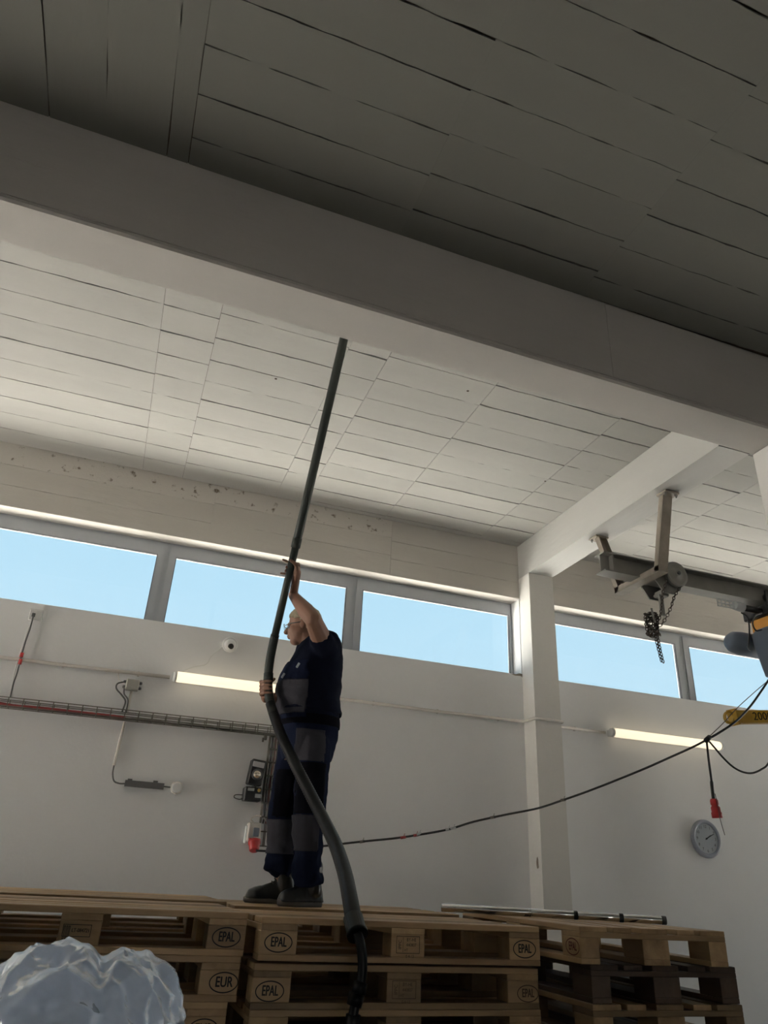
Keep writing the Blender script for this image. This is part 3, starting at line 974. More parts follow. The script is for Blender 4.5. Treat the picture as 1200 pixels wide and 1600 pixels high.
# broken plaster spots
for px, py, w, h, lab in ((840, 1349, .012, .05, 'small chipped spot low on the pilaster'), ):
    p = at(px, py, 5.797)
    mb = MB()
    mb.add([p + V(w * math.cos(a) * random.uniform(.7, 1.2), 0, h * math.sin(a) * random.uniform(.7, 1.1)) for a in [2 * math.pi * i / 9 for i in range(9)]], [tuple(range(9))])
    mb.add([p + V(w * .8 * math.cos(a), .004, h * .8 * math.sin(a)) for a in [2 * math.pi * i / 9 for i in range(9)]], [tuple(range(9))[::-1]])
    tag(mb.build('chipped_plaster', M['peel'], origin=p), lab, 'chip')
p = at(812, 1057, 5.998)
mb = MB()
rg = [(-.09, .012), (-.04, .016), (.0, .03), (.05, .022), (.075, .0), (.04, -.006), (.01, .006), (-.05, .003)]
mb.add([p + V(x, -.001, z) for x, z in rg] + [p + V(x * .9, .01, z) for x, z in rg], [tuple(range(8))[::-1]] + [(i, (i + 1) % 8, 8 + (i + 1) % 8, 8 + i) for i in range(8)])
tag(mb.build('chipped_plaster', M['peel'], origin=p), 'dark chipped plaster at the end of the window sill by the pilaster', 'chip')

# ------------------------------------------------------------------ hoist rail and its hanger
RY = 4.365               # rail centre line
RZ0, RZ1 = 3.785, 3.945  # underside / top of the rail
def ibeam(mb, x0, x1, y, z0, z1, w=.105, tf=.011, tw=.008):
    mb.box2((x0, y - w / 2, z0), (x1, y + w / 2, z0 + tf))
    mb.box2((x0, y - w / 2, z1 - tf), (x1, y + w / 2, z1))
    mb.box2((x0, y - tw / 2, z0 + tf), (x1, y + tw / 2, z1 - tf))
t = thing('crane_rail', (3.25, RY, RZ0), 'grey steel hoist rail hung below the cross beam', 'rail')
mb = MB()
ibeam(mb, 3.25, XR, RY, RZ0, RZ1, w=.12)
mb.build('beam_section', M['steel'], t)
MB().box2((3.33, RY - .055, RZ0 + .012), (3.342, RY + .055, RZ1 - .012)).build('end_stop', M['steel'], t)

def channel(mb, p, q, w, h, up):
    """open channel bar p->q: web and two flanges; h points along up"""
    d = (q - p).normalized()
    up = (Vector(up) - d * d.dot(Vector(up))).normalized()
    s = d.cross(up).normalized()
    th = .009
    mb.bar(p, q, w, th, up=up)
    for k in (-1, 1):
        mb.bar(p + s * k * (w / 2 - th / 2) + up * h / 2, q + s * k * (w / 2 - th / 2) + up * h / 2, th, h, up=up)
HX = 3.605
hg = thing('rail_hanger', (HX, RY, RZ0 - .06), 'bent steel hanger carrying the hoist rail under the cross beam', 'bracket')
nt_, nb = V(HX, 3.93, ZB), V(HX, 4.10, 3.76)
ft_, fb = V(HX, 4.83, ZB), V(HX, 4.615, 3.76)
for p_, q_, nm_, up in ((nt_, nb, 'arm', (0, 1, 0)), (ft_, fb, 'arm', (0, -1, 0)), (nb + V(0, -.015, -.0), fb + V(0, .015, 0), 'cross_piece', (0, 0, 1))):
    mb = MB()
    channel(mb, p_, q_, .085, .045, up)
    mb.build(nm_, M['steel_rust'], hg)
for p_, s in ((nt_, -1), (ft_, 1)):
    MB().cbox(p_ + V(.0, s * .0, -.012), (.13, .11, .018), .003).build('foot_plate', M['steel_rust'], hg)
    for dx in (-.05, .05):
        MB().lathe(p_ + V(dx, s * .03, -.02), (0, 0, -1), [(0, .012), (.012, .012), (.013, .006), (.025, .006)], 6, smooth=False).build('bolt', M['steel'], hg)

# chain trolley on the rail
TX = 3.80
tr = thing('chain_trolley', (TX, RY, RZ0 - .1), 'hand-chain trolley with round wheels on the rail beside the hanger', 'trolley')
for s in (-1, 1):
    pl = MB()
    y = RY + s * .085
    out = [(-.13, .03), (-.10, .12), (.10, .12), (.13, .03), (.05, -.085), (-.05, -.085)]
    pts = [V(TX + x, y - .005, RZ0 + z - .02) for x, z in out] + [V(TX + x, y + .005, RZ0 + z - .02) for x, z in out]
    pl.add(pts, [tuple(range(6)), tuple(range(11, 5, -1))] + [((i + 1) % 6, i, 6 + i, 6 + (i + 1) % 6) for i in range(6)])
    pl.build('side_plate', M['steel'], tr)
    for dx in (-.085, .085):
        MB().lathe(V(TX + dx, RY + s * .06, RZ0 + .045), (0, s, 0), [(-.02, .034), (.0, .034), (.012, .042), (.02, .042)], 20).build('roller', M['steel'], tr)
wc = V(TX + .045, RY - .135, RZ0 + .045)
MB().lathe(wc, (0, -1, 0), [(-.03, .05), (-.012, .098), (-.008, .104), (.0, .085), (.008, .104), (.012, .100), (.016, .085), (.010, .078), (.008, .055), (.014, .05), (.016, .022), (.03, .02)], 32).build('chain_wheel', M['steel'], tr)
MB().lathe(wc + V(0, -.028, 0), (0, -1, 0), [(0, .014), (.016, .014), (.018, .008)], 6, smooth=False).build('axle_nut', M['dark_plastic'], tr)
MB().tube([V(TX, RY - .1, RZ0 - .075), V(TX, RY + .1, RZ0 - .075)], .014, 12).build('cross_bolt', M['steel'], tr)
MB().cbox((TX, RY, RZ0 - .085), (.07, .09, .05), .006).build('shackle_block', M['steel'], tr)
hb = at(1036, 962, RY - .02)
MB().bar(V(TX - .03, RY - .02, RZ0 - .1), hb, .034, .018, up=(0, 1, 0)).build('hanging_strap', M['steel'], tr)

def chain(name, pts, m, parent=None, label=None, cat=None, pitch=.026, r=.0042, lw=.010):
    """real chain links threaded along a path"""
    q = catmull(pts, 10)
    mb = MB()
    acc, k = 0.0, 0
    for a, b in zip(q[:-1], q[1:]):
        seg = (b - a).length
        pos = -acc
        while pos + pitch <= seg:
            pos += pitch
            c = a + (b - a) * (pos / seg)
            d = (b - a).normalized()
            s, u = frame_of(d)
            side = s if k % 2 else u
            L = pitch * .62
            loop = [c + d * (L * math.cos(t_)) + side * (lw * math.sin(t_)) for t_ in [2 * math.pi * i / 8 for i in range(8)]]
            nrm = d.cross(side)
            rings = []
            for i in range(8):
                rad = (loop[i] - c).normalized()
                rings.append([loop[i] + (rad * math.cos(w_) + nrm * math.sin(w_)) * r for w_ in (0, 2.094, 4.189)])
            base = [p_ for rr in rings for p_ in rr]
            mb.add(base, [(i * 3 + j, i * 3 + (j + 1) % 3, ((i + 1) % 8) * 3 + (j + 1) % 3, ((i + 1) % 8) * 3 + j) for i in range(8) for j in range(3)], True)
            k += 1
        acc = (seg - pos) if pos > 0 else acc + seg
        acc = max(0.0, min(acc, pitch * .999))
    if parent is not None:
        return mb.build(name, m, parent)
    return tag(mb.build(name, m, origin=q[0]), label, cat)
chain('hand_chain', [wc + V(.10, 0, -.02), at(1055, 930, RY - .13), at(1048, 950, RY - .12), at(1038, 970, RY - .1), at(1030, 977, RY - .07), at(1026, 965, RY - .06)], M['chain'], tr)
chain('hand_chain', [wc + V(-.085, 0, -.05), at(1036, 925, RY - .13), at(1034, 945, RY - .11), at(1030, 968, RY - .09), at(1024, 976, RY - .07)], M['chain'], tr)
# bundled surplus chain wound round the strap
bc = at(1019, 976, RY - .05)
rnd = random.Random(3)
pts = [bc + V(.055 * math.cos(i * 1.9) * rnd.uniform(.5, 1), .05 * math.sin(i * 1.9) * rnd.uniform(.5, 1), .085 * math.sin(i * 1.13 + .4)) for i in range(34)]
chain('bundled_chain', pts, M['chain'], tr)
MB().tube([bc + V(-.03, -.05, .11), bc + V(-.015, -.05, .0)], .008, 8).build('hook_pin', M['steel'], tr)
chain('hanging_chain', [bc + V(.02, 0, -.06), at(1025, 1000, RY - .05), at(1030, 1020, RY - .05), at(1034, 1036, RY - .05)], M['chain'], tr)
chain('hanging_chain', [bc + V(.03, .01, -.04), at(1028, 996, RY - .03), at(1032, 1016, RY - .03), at(1036, 1033, RY - .03)], M['chain'], tr)

# electric chain hoist at the picture edge
HXc = 4.93
ho = thing('electric_hoist', (HXc, RY, 3.1), 'blue-grey electric chain hoist under the rail at the picture edge', 'hoist')
bodyp = []
mb = MB()
def rrect(cx, cy, z, hx, hy, rad=.05, n=5):
    out = []
    for sx, sy, a0 in ((1, 1, 0), (-1, 1, 90), (-1, -1, 180), (1, -1, 270)):
        for i in range(n):
            a = math.radians(a0 + 90 * i / (n - 1))
            out.append(V(cx + sx * (hx - rad) + rad * math.cos(a), cy + sy * (hy - rad) + rad * math.sin(a), z))
    return out
mb.ring_loft([rrect(HXc, RY - .10, z, hx, hy) for z, hx, hy in ((3.155, .20, .09), (3.17, .235, .115), (3.40, .275, .13), (3.50, .285, .13), (3.535, .26, .11), (3.545, .2, .08))])
mb.build('motor_cover', M['hoist_cover'], ho)
mb = MB()
mb.lathe(V(HXc - .42, RY + .12, 3.46), (1, 0, 0), [(0, .03), (.012, .06), (.05, .085), (.12, .094), (.4, .094)], 28)
mb.build('motor_end', M['hoist_cover'], ho)
MB().cbox((HXc + .0, RY, 3.60), (.34, .20, .13), .012).build('gear_case', M['orange'], ho)
MB().cbox((HXc - .06, RY, 3.70), (.30, .26, .09), .01).build('trolley_frame', M['black'], ho)
for s in (-1, 1):
    MB().cbox((HXc, RY + s * .1, 3.77), (.34, .012, .2), .004).build('trolley_plate', M['black'], ho)
    for dx in (-.1, .1):
        MB().lathe(V(HXc + dx, RY + s * .062, RZ0 + .046), (0, s, 0), [(-.02, .035), (.02, .035), (.026, .044), (.034, .044)], 18).build('roller', M['dark_plastic'], ho)
# limit switch with its perforated arm
ls = at(1153, 947, RY - .06)
MB().tube([ls + V(-.035, 0, 0), ls + V(.045, 0, -.005)], [.036, .040], 20).build('switch_housing', M['label_grey'], ho)
MB().tube([ls + V(.045, 0, -.005), V(HXc - .18, RY - .06, ls.z - .01)], .026, 14).build('switch_body', M['black'], ho)
fr = MB()
a0, a1 = at(1121, 941, RY - .06), ls
for dz in (-.028, 0, .028):
    fr.bar(a0 + V(0, 0, dz), V(a1.x, a1.y, a1.z + dz), .006, .012, up=(0, 1, 0))
for k in range(6):
    c = a0.lerp(a1, k / 5)
    fr.bar(c + V(0, 0, -.03), c + V(0, 0, .03), .006, .006)
fr.build('perforated_arm', M['label_grey'], ho)
for pts in ([at(1158, 957, RY - .08), at(1168, 965, RY - .1), at(1171, 985, RY - .12), at(1169, 1010, RY - .1), at(1172, 1016, RY)],
            [at(1190, 958, RY - .12), at(1180, 962, RY - .14), at(1176, 974, RY - .16), at(1181, 985, RY - .16), at(1190, 984, RY - .16)]):
    MB().tube(catmull(pts, 6), .0065, 8).build('cable', M['black'], ho)
chain('load_chain', [V(5.10, RY, 3.16), V(5.10, RY, 3.0), V(5.10, RY, 2.95)], M['chain'], ho)
MB().tube(catmull([V(5.10, RY, 2.96), V(5.10, RY, 2.91), V(5.125, RY, 2.88), V(5.10, RY, 2.855), V(5.075, RY, 2.875)], 6), .012, 10).build('hook', M['steel'], ho)

# yellow lifting beam
la, lb = at(1140, 1121, RY), at(1200, 1120.5, RY)
ld = (lb - la).normalized()
lf = thing('lifting_beam', (5.10, RY, la.z), 'yellow lifting beam marked 2000 hanging at the picture edge', 'lifting beam')
L2 = la + ld * 1.75
MB().bar(la + ld * .035, L2, .094, .07, up=(0, 1, 0)).build('box_section', M['yellow'], lf)
MB().bar(la + ld * .028, la + ld * .042, .118, .094, up=(0, 1, 0)).build('end_flange', M['yellow'], lf)
ey = MB()
n = 24
c0 = la - ld * .006
rg = []
for i in range(n):
    a = 2 * math.pi * i / n
    dirv = ld * math.cos(a) + Z_ * math.sin(a)
    rg.append([c0 + dirv * ro + Y_ * dy for ro, dy in ((.047, -.010), (.047, .010), (.034, .010), (.034, -.010))])
pts = [p_ for rr in rg for p_ in rr]
ey.add(pts, [(i * 4 + j, i * 4 + (j + 1) % 4, ((i + 1) % n) * 4 + (j + 1) % 4, ((i + 1) % n) * 4 + j) for i in range(n) for j in range(4)])
ey.build('end_eye', M['yellow'], lf)
tm = MB()
vs_, fs = text_mesh('2000', .084, 1.12, 'LEFT')
tb_ = at(1170.5, 1121, RY) - Y_ * .0365
for k in (0, .0025):
    tm.add([tb_ + ld * (x + k) + Y_.cross(ld) * -y for x, y in vs_], fs)
tm.build('load_figures', M['print'], lf)
mid = la + ld * .92
MB().tube(catmull([mid + V(-.05, 0, .04), mid + V(-.04, 0, .12), V(5.10, RY, 2.875), mid + V(.04, 0, .12), mid + V(.05, 0, .04)], 6), .012, 8).build('lifting_lug', M['steel'], lf)

# ------------------------------------------------------------------ slung supply cable
sp_ = [(400, 1329, 5.86), (430, 1330, 5.88), (470, 1326, 5.90), (505, 1322, 5.88), (565, 1315, 5.80), (615, 1310, 5.72), (650, 1305, 5.66), (700, 1296, 5.57), (740, 1284, 5.5), (790, 1273, 5.40), (840, 1263, 5.3),
       (880, 1250, 5.18), (930, 1232, 5.02), (1000, 1204, 4.76), (1050, 1182, 4.55), (1085, 1166, 4.36), (1104, 1156, 4.26), (1125, 1144, 4.22), (1150, 1127, 4.20), (1172, 1104, 4.19), (1188, 1082, 4.18), (1200, 1064, 4.18), (1215, 1040, 4.2)]
def W(l): return [at(*q) for q in l]
main_pts = W(sp_)
t = thing('slung_cable', main_pts[0], 'long dark cable slung from the wall socket up to the hoist', 'cable')
MB().tube(catmull(main_pts, 6), .0078, 8).build('cable', M['black'], t)
kn = at(1104, 1155, 4.25)
MB().limb([kn + V(-.012, -.01, -.01), kn + V(.014, -.012, .012)], [.019, .017]).build('knot', M['black'], t)
for (px, py, yy), m in (((630, 1308.5, 5.69), 'red_cable'), ((650, 1305, 5.66), 'red_cable'), ((655, 1303, 5.65), 'label_grey'), ((566, 1315, 5.8), 'galv'), ((700, 1296, 5.57), 'label_grey'), ((708, 1294, 5.55), 'label_grey'), ((770, 1277, 5.44), 'galv'), ((880, 1250, 5.18), 'galv')):
    c = at(px, py, yy)
    MB().tube([c + V(-.02, .0, -.004), c + V(.02, 0, .004)], .0098, 8).build('tape_wrap', M[m], t)
    MB().bar(c + V(-.002, -.01, 0), c + V(.008, -.012, .028), .003, .003).build('tie_end', M[m], t)
t2 = thing('plug_cable', kn, 'short hanging cable with a red plug above the clock', 'cable')
MB().tube(catmull(W([(1104, 1157, 4.25), (1107, 1185, 4.24), (1111, 1215, 4.24), (1113, 1235, 4.24), (1115, 1250, 4.24)]), 6), [.0075] * 14 + [.011] * 11, 8).build('cable', M['black'], t2)
pa, pb = at(1115, 1248, 4.24), at(1121, 1278, 4.24)
dd = (pb - pa)
LL = dd.length
MB().lathe(pa, dd, [(0, .020), (.012, .026), (LL * .30, .027), (LL * .36, .021), (LL * .46, .030), (LL * .70, .030), (LL * .72, .034), (LL, .034), (LL + .001, .028)], 18).build('red_plug', M['red'], t2)
MB().tube(catmull(W([(1117, 1240, 4.23), (1121, 1256, 4.20), (1124, 1275, 4.20), (1128, 1290, 4.21), (1132.5, 1305, 4.22)]), 5), .0022, 5).build('loose_string', M['rope'], t2)
cable('looped_cable', W([(1106, 1156, 4.25), (1118, 1170, 4.24), (1130, 1184, 4.22), (1145, 1198, 4.21), (1160, 1206, 4.21), (1175, 1208, 4.21), (1190, 1202, 4.21), (1202, 1191, 4.21), (1225, 1150, 4.22), (1235, 1080, 4.25)]), .0068, M['black'], 'dark cable looping back up at the picture edge below the yellow beam')
cable('thin_rope', W([(1105, 1154, 4.24), (1130, 1130, 4.3), (1150, 1108, 4.3), (1175, 1085, 4.28), (1197, 1066, 4.22)]), .003, M['rope'], 'thin cord stretched just above the slung cable', 'rope')

# ------------------------------------------------------------------ chrome tubes on the pallets
c0, c1 = V(1.835, 4.13, 1.451 + .0222), V(2.885, 3.60, 1.451 + .0222)
d = (c1 - c0).normalized()
L = (c1 - c0).length
ct = thing('chrome_tube', c0, 'telescopic chrome suction tube lying across the pallet tops', 'tube')
def seg(a, b, r, m, nm):
    MB().lathe(c0 + d * (a * L), d, [(0, r - .001), (.002, r), ((b - a) * L - .002, r), ((b - a) * L, r - .001)], 24).build(nm, m, ct)
seg(0.0, .40, .0205, M['chrome'], 'tube_section')
seg(.398, .41, .0215, M['chrome'], 'collar')
seg(.41, .60, .0195, M['chrome'], 'tube_section')
seg(.598, .615, .0212, M['black'], 'rubber_ring')
seg(.615, .80, .0195, M['chrome'], 'tube_section')
seg(.797, .815, .0212, M['black'], 'rubber_ring')
seg(.815, .985, .0190, M['chrome'], 'tube_section')
seg(.98, 1.0, .0208, M['black'], 'end_cap')
MB().lathe(c0 - d * .001, d, [(0, .0185), (.001, .0185)], 20).build('open_end', M['black'], ct)

# ------------------------------------------------------------------ suction hose with its long wand
PB = at(428, 1000, 4.24)             # where wand meets the bent hand piece
PT = at(537, 531, 3.36)
pd = (PT - PB).normalized()
PTOP = PB + pd * ((ZC - TH - .03 - PB.z) / pd.z)
vh = thing('suction_hose', at(548, 1600, 3.0), 'black suction hose with a long grey wand held up to the ceiling', 'hose')
MB().tube([PB - pd * .02, PB + pd * .62], [.0225, .0225], 20).build('wand_tube', M['wand'], vh)
MB().tube([PB + pd * .60, PB + pd * .605, PTOP], [.0255, .0265, .0265], 20).build('wand_tube', M['wand'], vh)
MB().tube([PB + pd * .57, PB + pd * .63], .0285, 20).build('collar', M['wand'], vh)
hp = W([(428, 1000, 4.24), (422, 1030, 4.25), (419, 1058, 4.26), (420, 1085, 4.25), (427, 1115, 4.20)])
MB().tube(catmull([PB + pd * .03] + hp, 6), .0262, 18).build('bent_handle', M['wand'], vh)
MB().tube([at(419.5, 1052, 4.26), at(419, 1064, 4.26)], .0285, 18).build('collar', M['wand'], vh)
hs_pts = W([(422, 1098, 4.23), (429, 1120, 4.19), (440, 1150, 4.10), (459, 1190, 4.0), (482, 1235, 3.88), (505, 1280, 3.74), (524, 1320, 3.58), (538, 1362, 3.38), (547, 1405, 3.20), (552, 1436, 3.085), (555, 1450, 3.05)])
q = catmull(hs_pts, 26)
rs = [.0268 + .005 * min(1, i / len(q) * 1.6) + (.0012 if i % 2 else -.0008) for i in range(len(q))]
MB().tube(q, rs, 18).build('flexible_hose', M['hose'], vh)
a, b = at(551, 1432, 3.09), at(559, 1462, 3.03)
MB().tube([a, a.lerp(b, .05), a.lerp(b, .8), a.lerp(b, .82), b], [.034, .039, .0385, .042, .041], 20).build('cuff', M['hose'], vh)
q = catmull(W([(558, 1458, 3.03), (563, 1475, 3.02), (566, 1495, 3.02), (566, 1520, 3.02), (562, 1545, 3.02), (556, 1565, 3.02), (551, 1590, 3.02)]), 10)
MB().tube(q, .0185, 14).build('narrow_hose', M['hose'], vh)
MB().tube(W([(564, 1534, 3.02), (560, 1552, 3.02)]), [.025, .027], 16).build('connector', M['hose'], vh)
MB().tube(W([(558, 1552, 3.02), (553, 1572, 3.02)]), [.030, .028], 16).build('connector', M['hose'], vh)
e0 = at(552, 1585, 3.02)
q = catmull([e0, e0 + V(-.01, 0, -.2), e0 + V(-.01, -.02, -.55), e0 + V(.0, -.06, -.9), e0 + V(.03, -.25, -e0.z + .06), e0 + V(.2, -.55, -e0.z + .035), e0 + V(.7, -.8, -e0.z + .035)], 10)
MB().tube(q, .027, 14).build('floor_hose', M['hose'], vh)

# ------------------------------------------------------------------ plastic bag
def bag_material():
    m = bpy.data.materials.new('clear_bluish_film')
    m.use_nodes = True
    nt = m.node_tree
    nt.nodes.clear()
    o = nt.nodes.new('ShaderNodeOutputMaterial')
    tr_ = nt.nodes.new('ShaderNodeBsdfTransparent')
    tr_.inputs[0].default_value = (.93, .96, 1, 1)
    df = nt.nodes.new('ShaderNodeBsdfDiffuse')
    df.inputs[0].default_value = (.76, .84, .97, 1)
    tl = nt.nodes.new('ShaderNodeBsdfTranslucent')
    tl.inputs[0].default_value = (.74, .84, .99, 1)
    gl = nt.nodes.new('ShaderNodeBsdfGlossy')
    gl.inputs['Roughness'].default_value = .27
    m1, m2, m3 = (nt.nodes.new('ShaderNodeMixShader') for _ in range(3))
    m1.inputs[0].default_value = .55
    nt.links.new(df.outputs[0], m1.inputs[1])
    nt.links.new(tl.outputs[0], m1.inputs[2])
    m2.inputs[0].default_value = .70
    nt.links.new(tr_.outputs[0], m2.inputs[1])
    nt.links.new(m1.outputs[0], m2.inputs[2])
    lw = nt.nodes.new('ShaderNodeLayerWeight')
    lw.inputs[0].default_value = .14
    mr_ = nt.nodes.new('ShaderNodeMath')
    mr_.operation = 'MULTIPLY'
    mr_.inputs[1].default_value = .55
    nt.links.new(lw.outputs['Fresnel'], mr_.inputs[0])
    ma_ = nt.nodes.new('ShaderNodeMath')
    ma_.inputs[1].default_value = .08
    nt.links.new(mr_.outputs[0], ma_.inputs[0])
    nt.links.new(ma_.outputs[0], m3.inputs[0])
    nt.links.new(m2.outputs[0], m3.inputs[1])
    nt.links.new(gl.outputs[0], m3.inputs[2])
    nz = nt.nodes.new('ShaderNodeTexNoise')
    nz.inputs['Scale'].default_value = 9
    nz.inputs['Detail'].default_value = 3
    tcn = nt.nodes.new('ShaderNodeTexCoord')
    nt.links.new(tcn.outputs['Object'], nz.inputs['Vector'])
    bp = nt.nodes.new('ShaderNodeBump')
    bp.inputs['Strength'].default_value = .5
    bp.inputs['Distance'].default_value = .03
    nt.links.new(nz.outputs[0], bp.inputs['Height'])
    for g_ in (gl, df, tl):
        nt.links.new(bp.outputs[0], g_.inputs['Normal'])
    nt.links.new(m3.outputs[0], o.inputs[0])
    return m
BX, BYc, BZT = 0.028, 2.2, 1.402
mb = MB()
NU, NV = 240, 150
prof = [(0, 0), (.04, .0), (.10, .008), (.15, .022), (.195, .052), (.225, .095), (.25, .16), (.265, .24), (.275, .36), (.285, .6), (.29, .9), (.29, BZT - .004)]
def prof_at(s):
    s *= len(prof) - 1
    i = min(int(s), len(prof) - 2)
    t_ = s - i
    return prof[i][0] + (prof[i + 1][0] - prof[i][0]) * t_, prof[i][1] + (prof[i + 1][1] - prof[i][1]) * t_
def crease(p, k, sd):
    # pointed, sheet-like creases
    d_, _ = noise.voronoi(V(p.x * k + sd, p.y * k, p.z * k))
    return 1.6 * (d_[1] - d_[0]) - .5
rings = []
for i in range(NV + 1):
    r_, dz = prof_at((i / NV) ** 1.0)
    ring = []
    for j in range(NU):
        a = 2 * math.pi * j / NU
        # slack folds get deeper towards the ground
        hull = 1 + .05 * math.sin(3 * a + .5) + .03 * math.sin(7 * a + 1.3)
        p = V(BX + r_ * hull * math.cos(a), BYc + r_ * .92 * hull * math.sin(a), BZT - dz)
        nrm = V(math.cos(a) * min(1, dz * 7 + .15), math.sin(a) * min(1, dz * 7 + .15), 1 - min(1, dz * 7)).normalized()
        w = min(1, r_ * 8)
        disp = -.034 * crease(p, 5.5, 3) - .016 * crease(p, 12, 9) - .006 * crease(p, 26, 5) - .006
        p += nrm * disp * w
        # a lower shoulder to the right with a sharp dent between the two humps
        sx = p.x - BX
        if dz < .25:
            p.z += .016 * max(0, 1 - abs(sx + .035) / .11) - .028 * math.exp(-((sx - .042) / .022) ** 2) * max(0, 1 - dz * 6)
        ring.append(p)
    rings.append(ring)
mb.ring_loft(rings, cap=False, smooth=True)
bag = tag(mb.build('plastic_bag', bag_material(), origin=(BX, BYc, 0)), 'big crumpled clear plastic bag in the bottom corner before the pallets', 'bag')
bxs = thing('packed_carton', (BX + .03, BYc, 0), 'pale carton showing dimly through the plastic bag', 'carton')
MB().cbox((BX + .01, BYc + .03, .54), (.20, .20, 1.08), .01).build('carton_body', M['foam'], bxs)
MB().box((BX + .01, BYc + .03, 1.082), (.205, .09, .004)).build('carton_flap', M['foam'], bxs)

# ------------------------------------------------------------------ the worker
MY = 4.33
PTZ = 1.446
man = thing('person', (1.05, MY, PTZ), 'person in navy work overalls on the pallets, both hands on the wand', 'person')
def oval(c, hx, hy, n=28, p=2.4):
    out = []
    for j in range(n):
        a = 2 * math.pi * j / n
        ca, sa = math.cos(a), math.sin(a)
        out.append(V(c.x + hx * abs(ca) ** (2 / p) * (1 if ca >= 0 else -1), c.y + hy * abs(sa) ** (2 / p) * (1 if sa >= 0 else -1), c.z))
    return out
def row(py, l, r, hy, y=MY, grow=0.0):
    a, b = at(l, py, y), at(r, py, y)
    c = (a + b) / 2
    return oval(c, (b.x - a.x) / 2 + grow, hy + grow)
TORSO = [(1136, 441, 526, .165), (1118, 437, 527, .175), (1100, 434, 528.5, .182), (1080, 434.5, 530, .186), (1060, 441, 531.5, .186), (1040, 450, 532.5, .188), (1022, 461, 532, .198), (1008, 471, 529, .205), (998, 481, 524, .185), (992, 488, 518, .12)]
HIPS = [(1190, 440, 515, .155), (1170, 439, 521, .168), (1150, 440, 525, .172), (1132, 441, 526.5, .172), (1116, 440, 526, .17), (1104, 444, 522, .165)]
# limbs
SH_N, EL_N, WR_N = at(508, 1012, 4.17), at(489, 968, 3.985), at(458, 930, 4.15)
SH_F, EL_F, WR_F = at(484, 1010, 4.50), at(452, 1096, 4.52), at(425, 1090, 4.33)
HIP_N, KN_N, AN_N = at(490, 1165, 4.24), at(483, 1268, 4.205), at(481, 1376, 4.20)
HIP_F, KN_F, AN_F = at(462, 1165, 4.42), at(443, 1268, 4.43), at(440, 1372, 4.44)

def grip(mb, C, ax, rp, e1, wrist, thumb_up=1, spread=.0225, tips=(205, 205, 200, 190), out=None):
    """a hand closed round a pole: C on the pole axis, e1 = from the axis towards the palm"""
    ax = ax.normalized()
    e1 = (e1 - ax * e1.dot(ax)).normalized()
    e2 = ax.cross(e1)
    P = lambda ang, h, r: C + ax * h + (e1 * math.cos(math.radians(ang)) + e2 * math.sin(math.radians(ang))) * r
    heel = P(-22, -thumb_up * .012, rp + .022)
    mb.limb([wrist, heel], [.027, .024])
    for k in range(4):
        h = thumb_up * (.033 - k * spread)
        root = P(34, h, rp + .016)
        mb.limb([heel, P(4, h, rp + .018), root], [.019, .0145, .0125])
        r0 = rp + .0085
        angs = [34, 85, 130, tips[k]]
        pts = [P(a_, h - thumb_up * .002 * i, r0 + (.004 if i == 0 else 0)) for i, a_ in enumerate(angs)]
        if out and k in out:
            pts = [pts[0], pts[1], pts[1] + out[k] * .5, pts[1] + out[k]]
        mid = []
        for i in range(len(pts) - 1):
            mid.append(pts[i])
        mb.limb(pts, [.0102, .0090, .0082, .0072], 8)
    mb.limb([heel, P(-48, thumb_up * .030, rp + .016), P(-85, thumb_up * .045, rp + .011), P(-120, thumb_up * .052, rp + .010)], [.018, .0145, .0115, .0095], 8)

body = MB()
body.ring_loft([row(a, b, c, d, grow=-.016) for a, b, c, d in TORSO])
body.ring_loft([row(a, b, c, d, grow=-.016) for a, b, c, d in HIPS])
body.limb([HIP_N, KN_N, AN_N + V(0, 0, .02)], [.085, .058, .042])
body.limb([HIP_F, KN_F, AN_F + V(0, 0, .02)], [.085, .058, .042])
for an_, fx, fy in ((AN_N, -.13, -.05), (AN_F, -.15, .0)):
    body.limb([an_ + V(0, 0, .02), V(an_.x, an_.y, PTZ + .062), V(an_.x + fx, an_.y + fy, PTZ + .040)], [.036, .026, .012])
# raised near arm
body.limb([SH_N, SH_N.lerp(EL_N, .45), EL_N, EL_N.lerp(WR_N, .35), EL_N.lerp(WR_N, .8), WR_N], [.066, .060, .049, .050, .036, .030])
# far arm, hanging and bent forward
body.limb([SH_F, SH_F.lerp(EL_F, .5), EL_F, EL_F.lerp(WR_F, .4), WR_F], [.062, .056, .046, .043, .029])
pole_n = PB + pd * ((at(453, 905, 4.2).z - PB.z) / pd.z)
grip(body, pole_n + pd * .0, pd, .0225, (WR_N - pole_n) + V(.01, -.05, 0), WR_N, 1, out={0: V(-.052, -.004, .012), 3: V(-.046, -.002, -.004)})
pole_f = at(419.5, 1074, 4.26)
fax = (at(420, 1050, 4.26) - at(420, 1098, 4.25))
grip(body, pole_f, fax, .0265, V(-.55, .6, 0), WR_F + V(-.03, .04, .0), 1, tips=(150, 155, 155, 150))
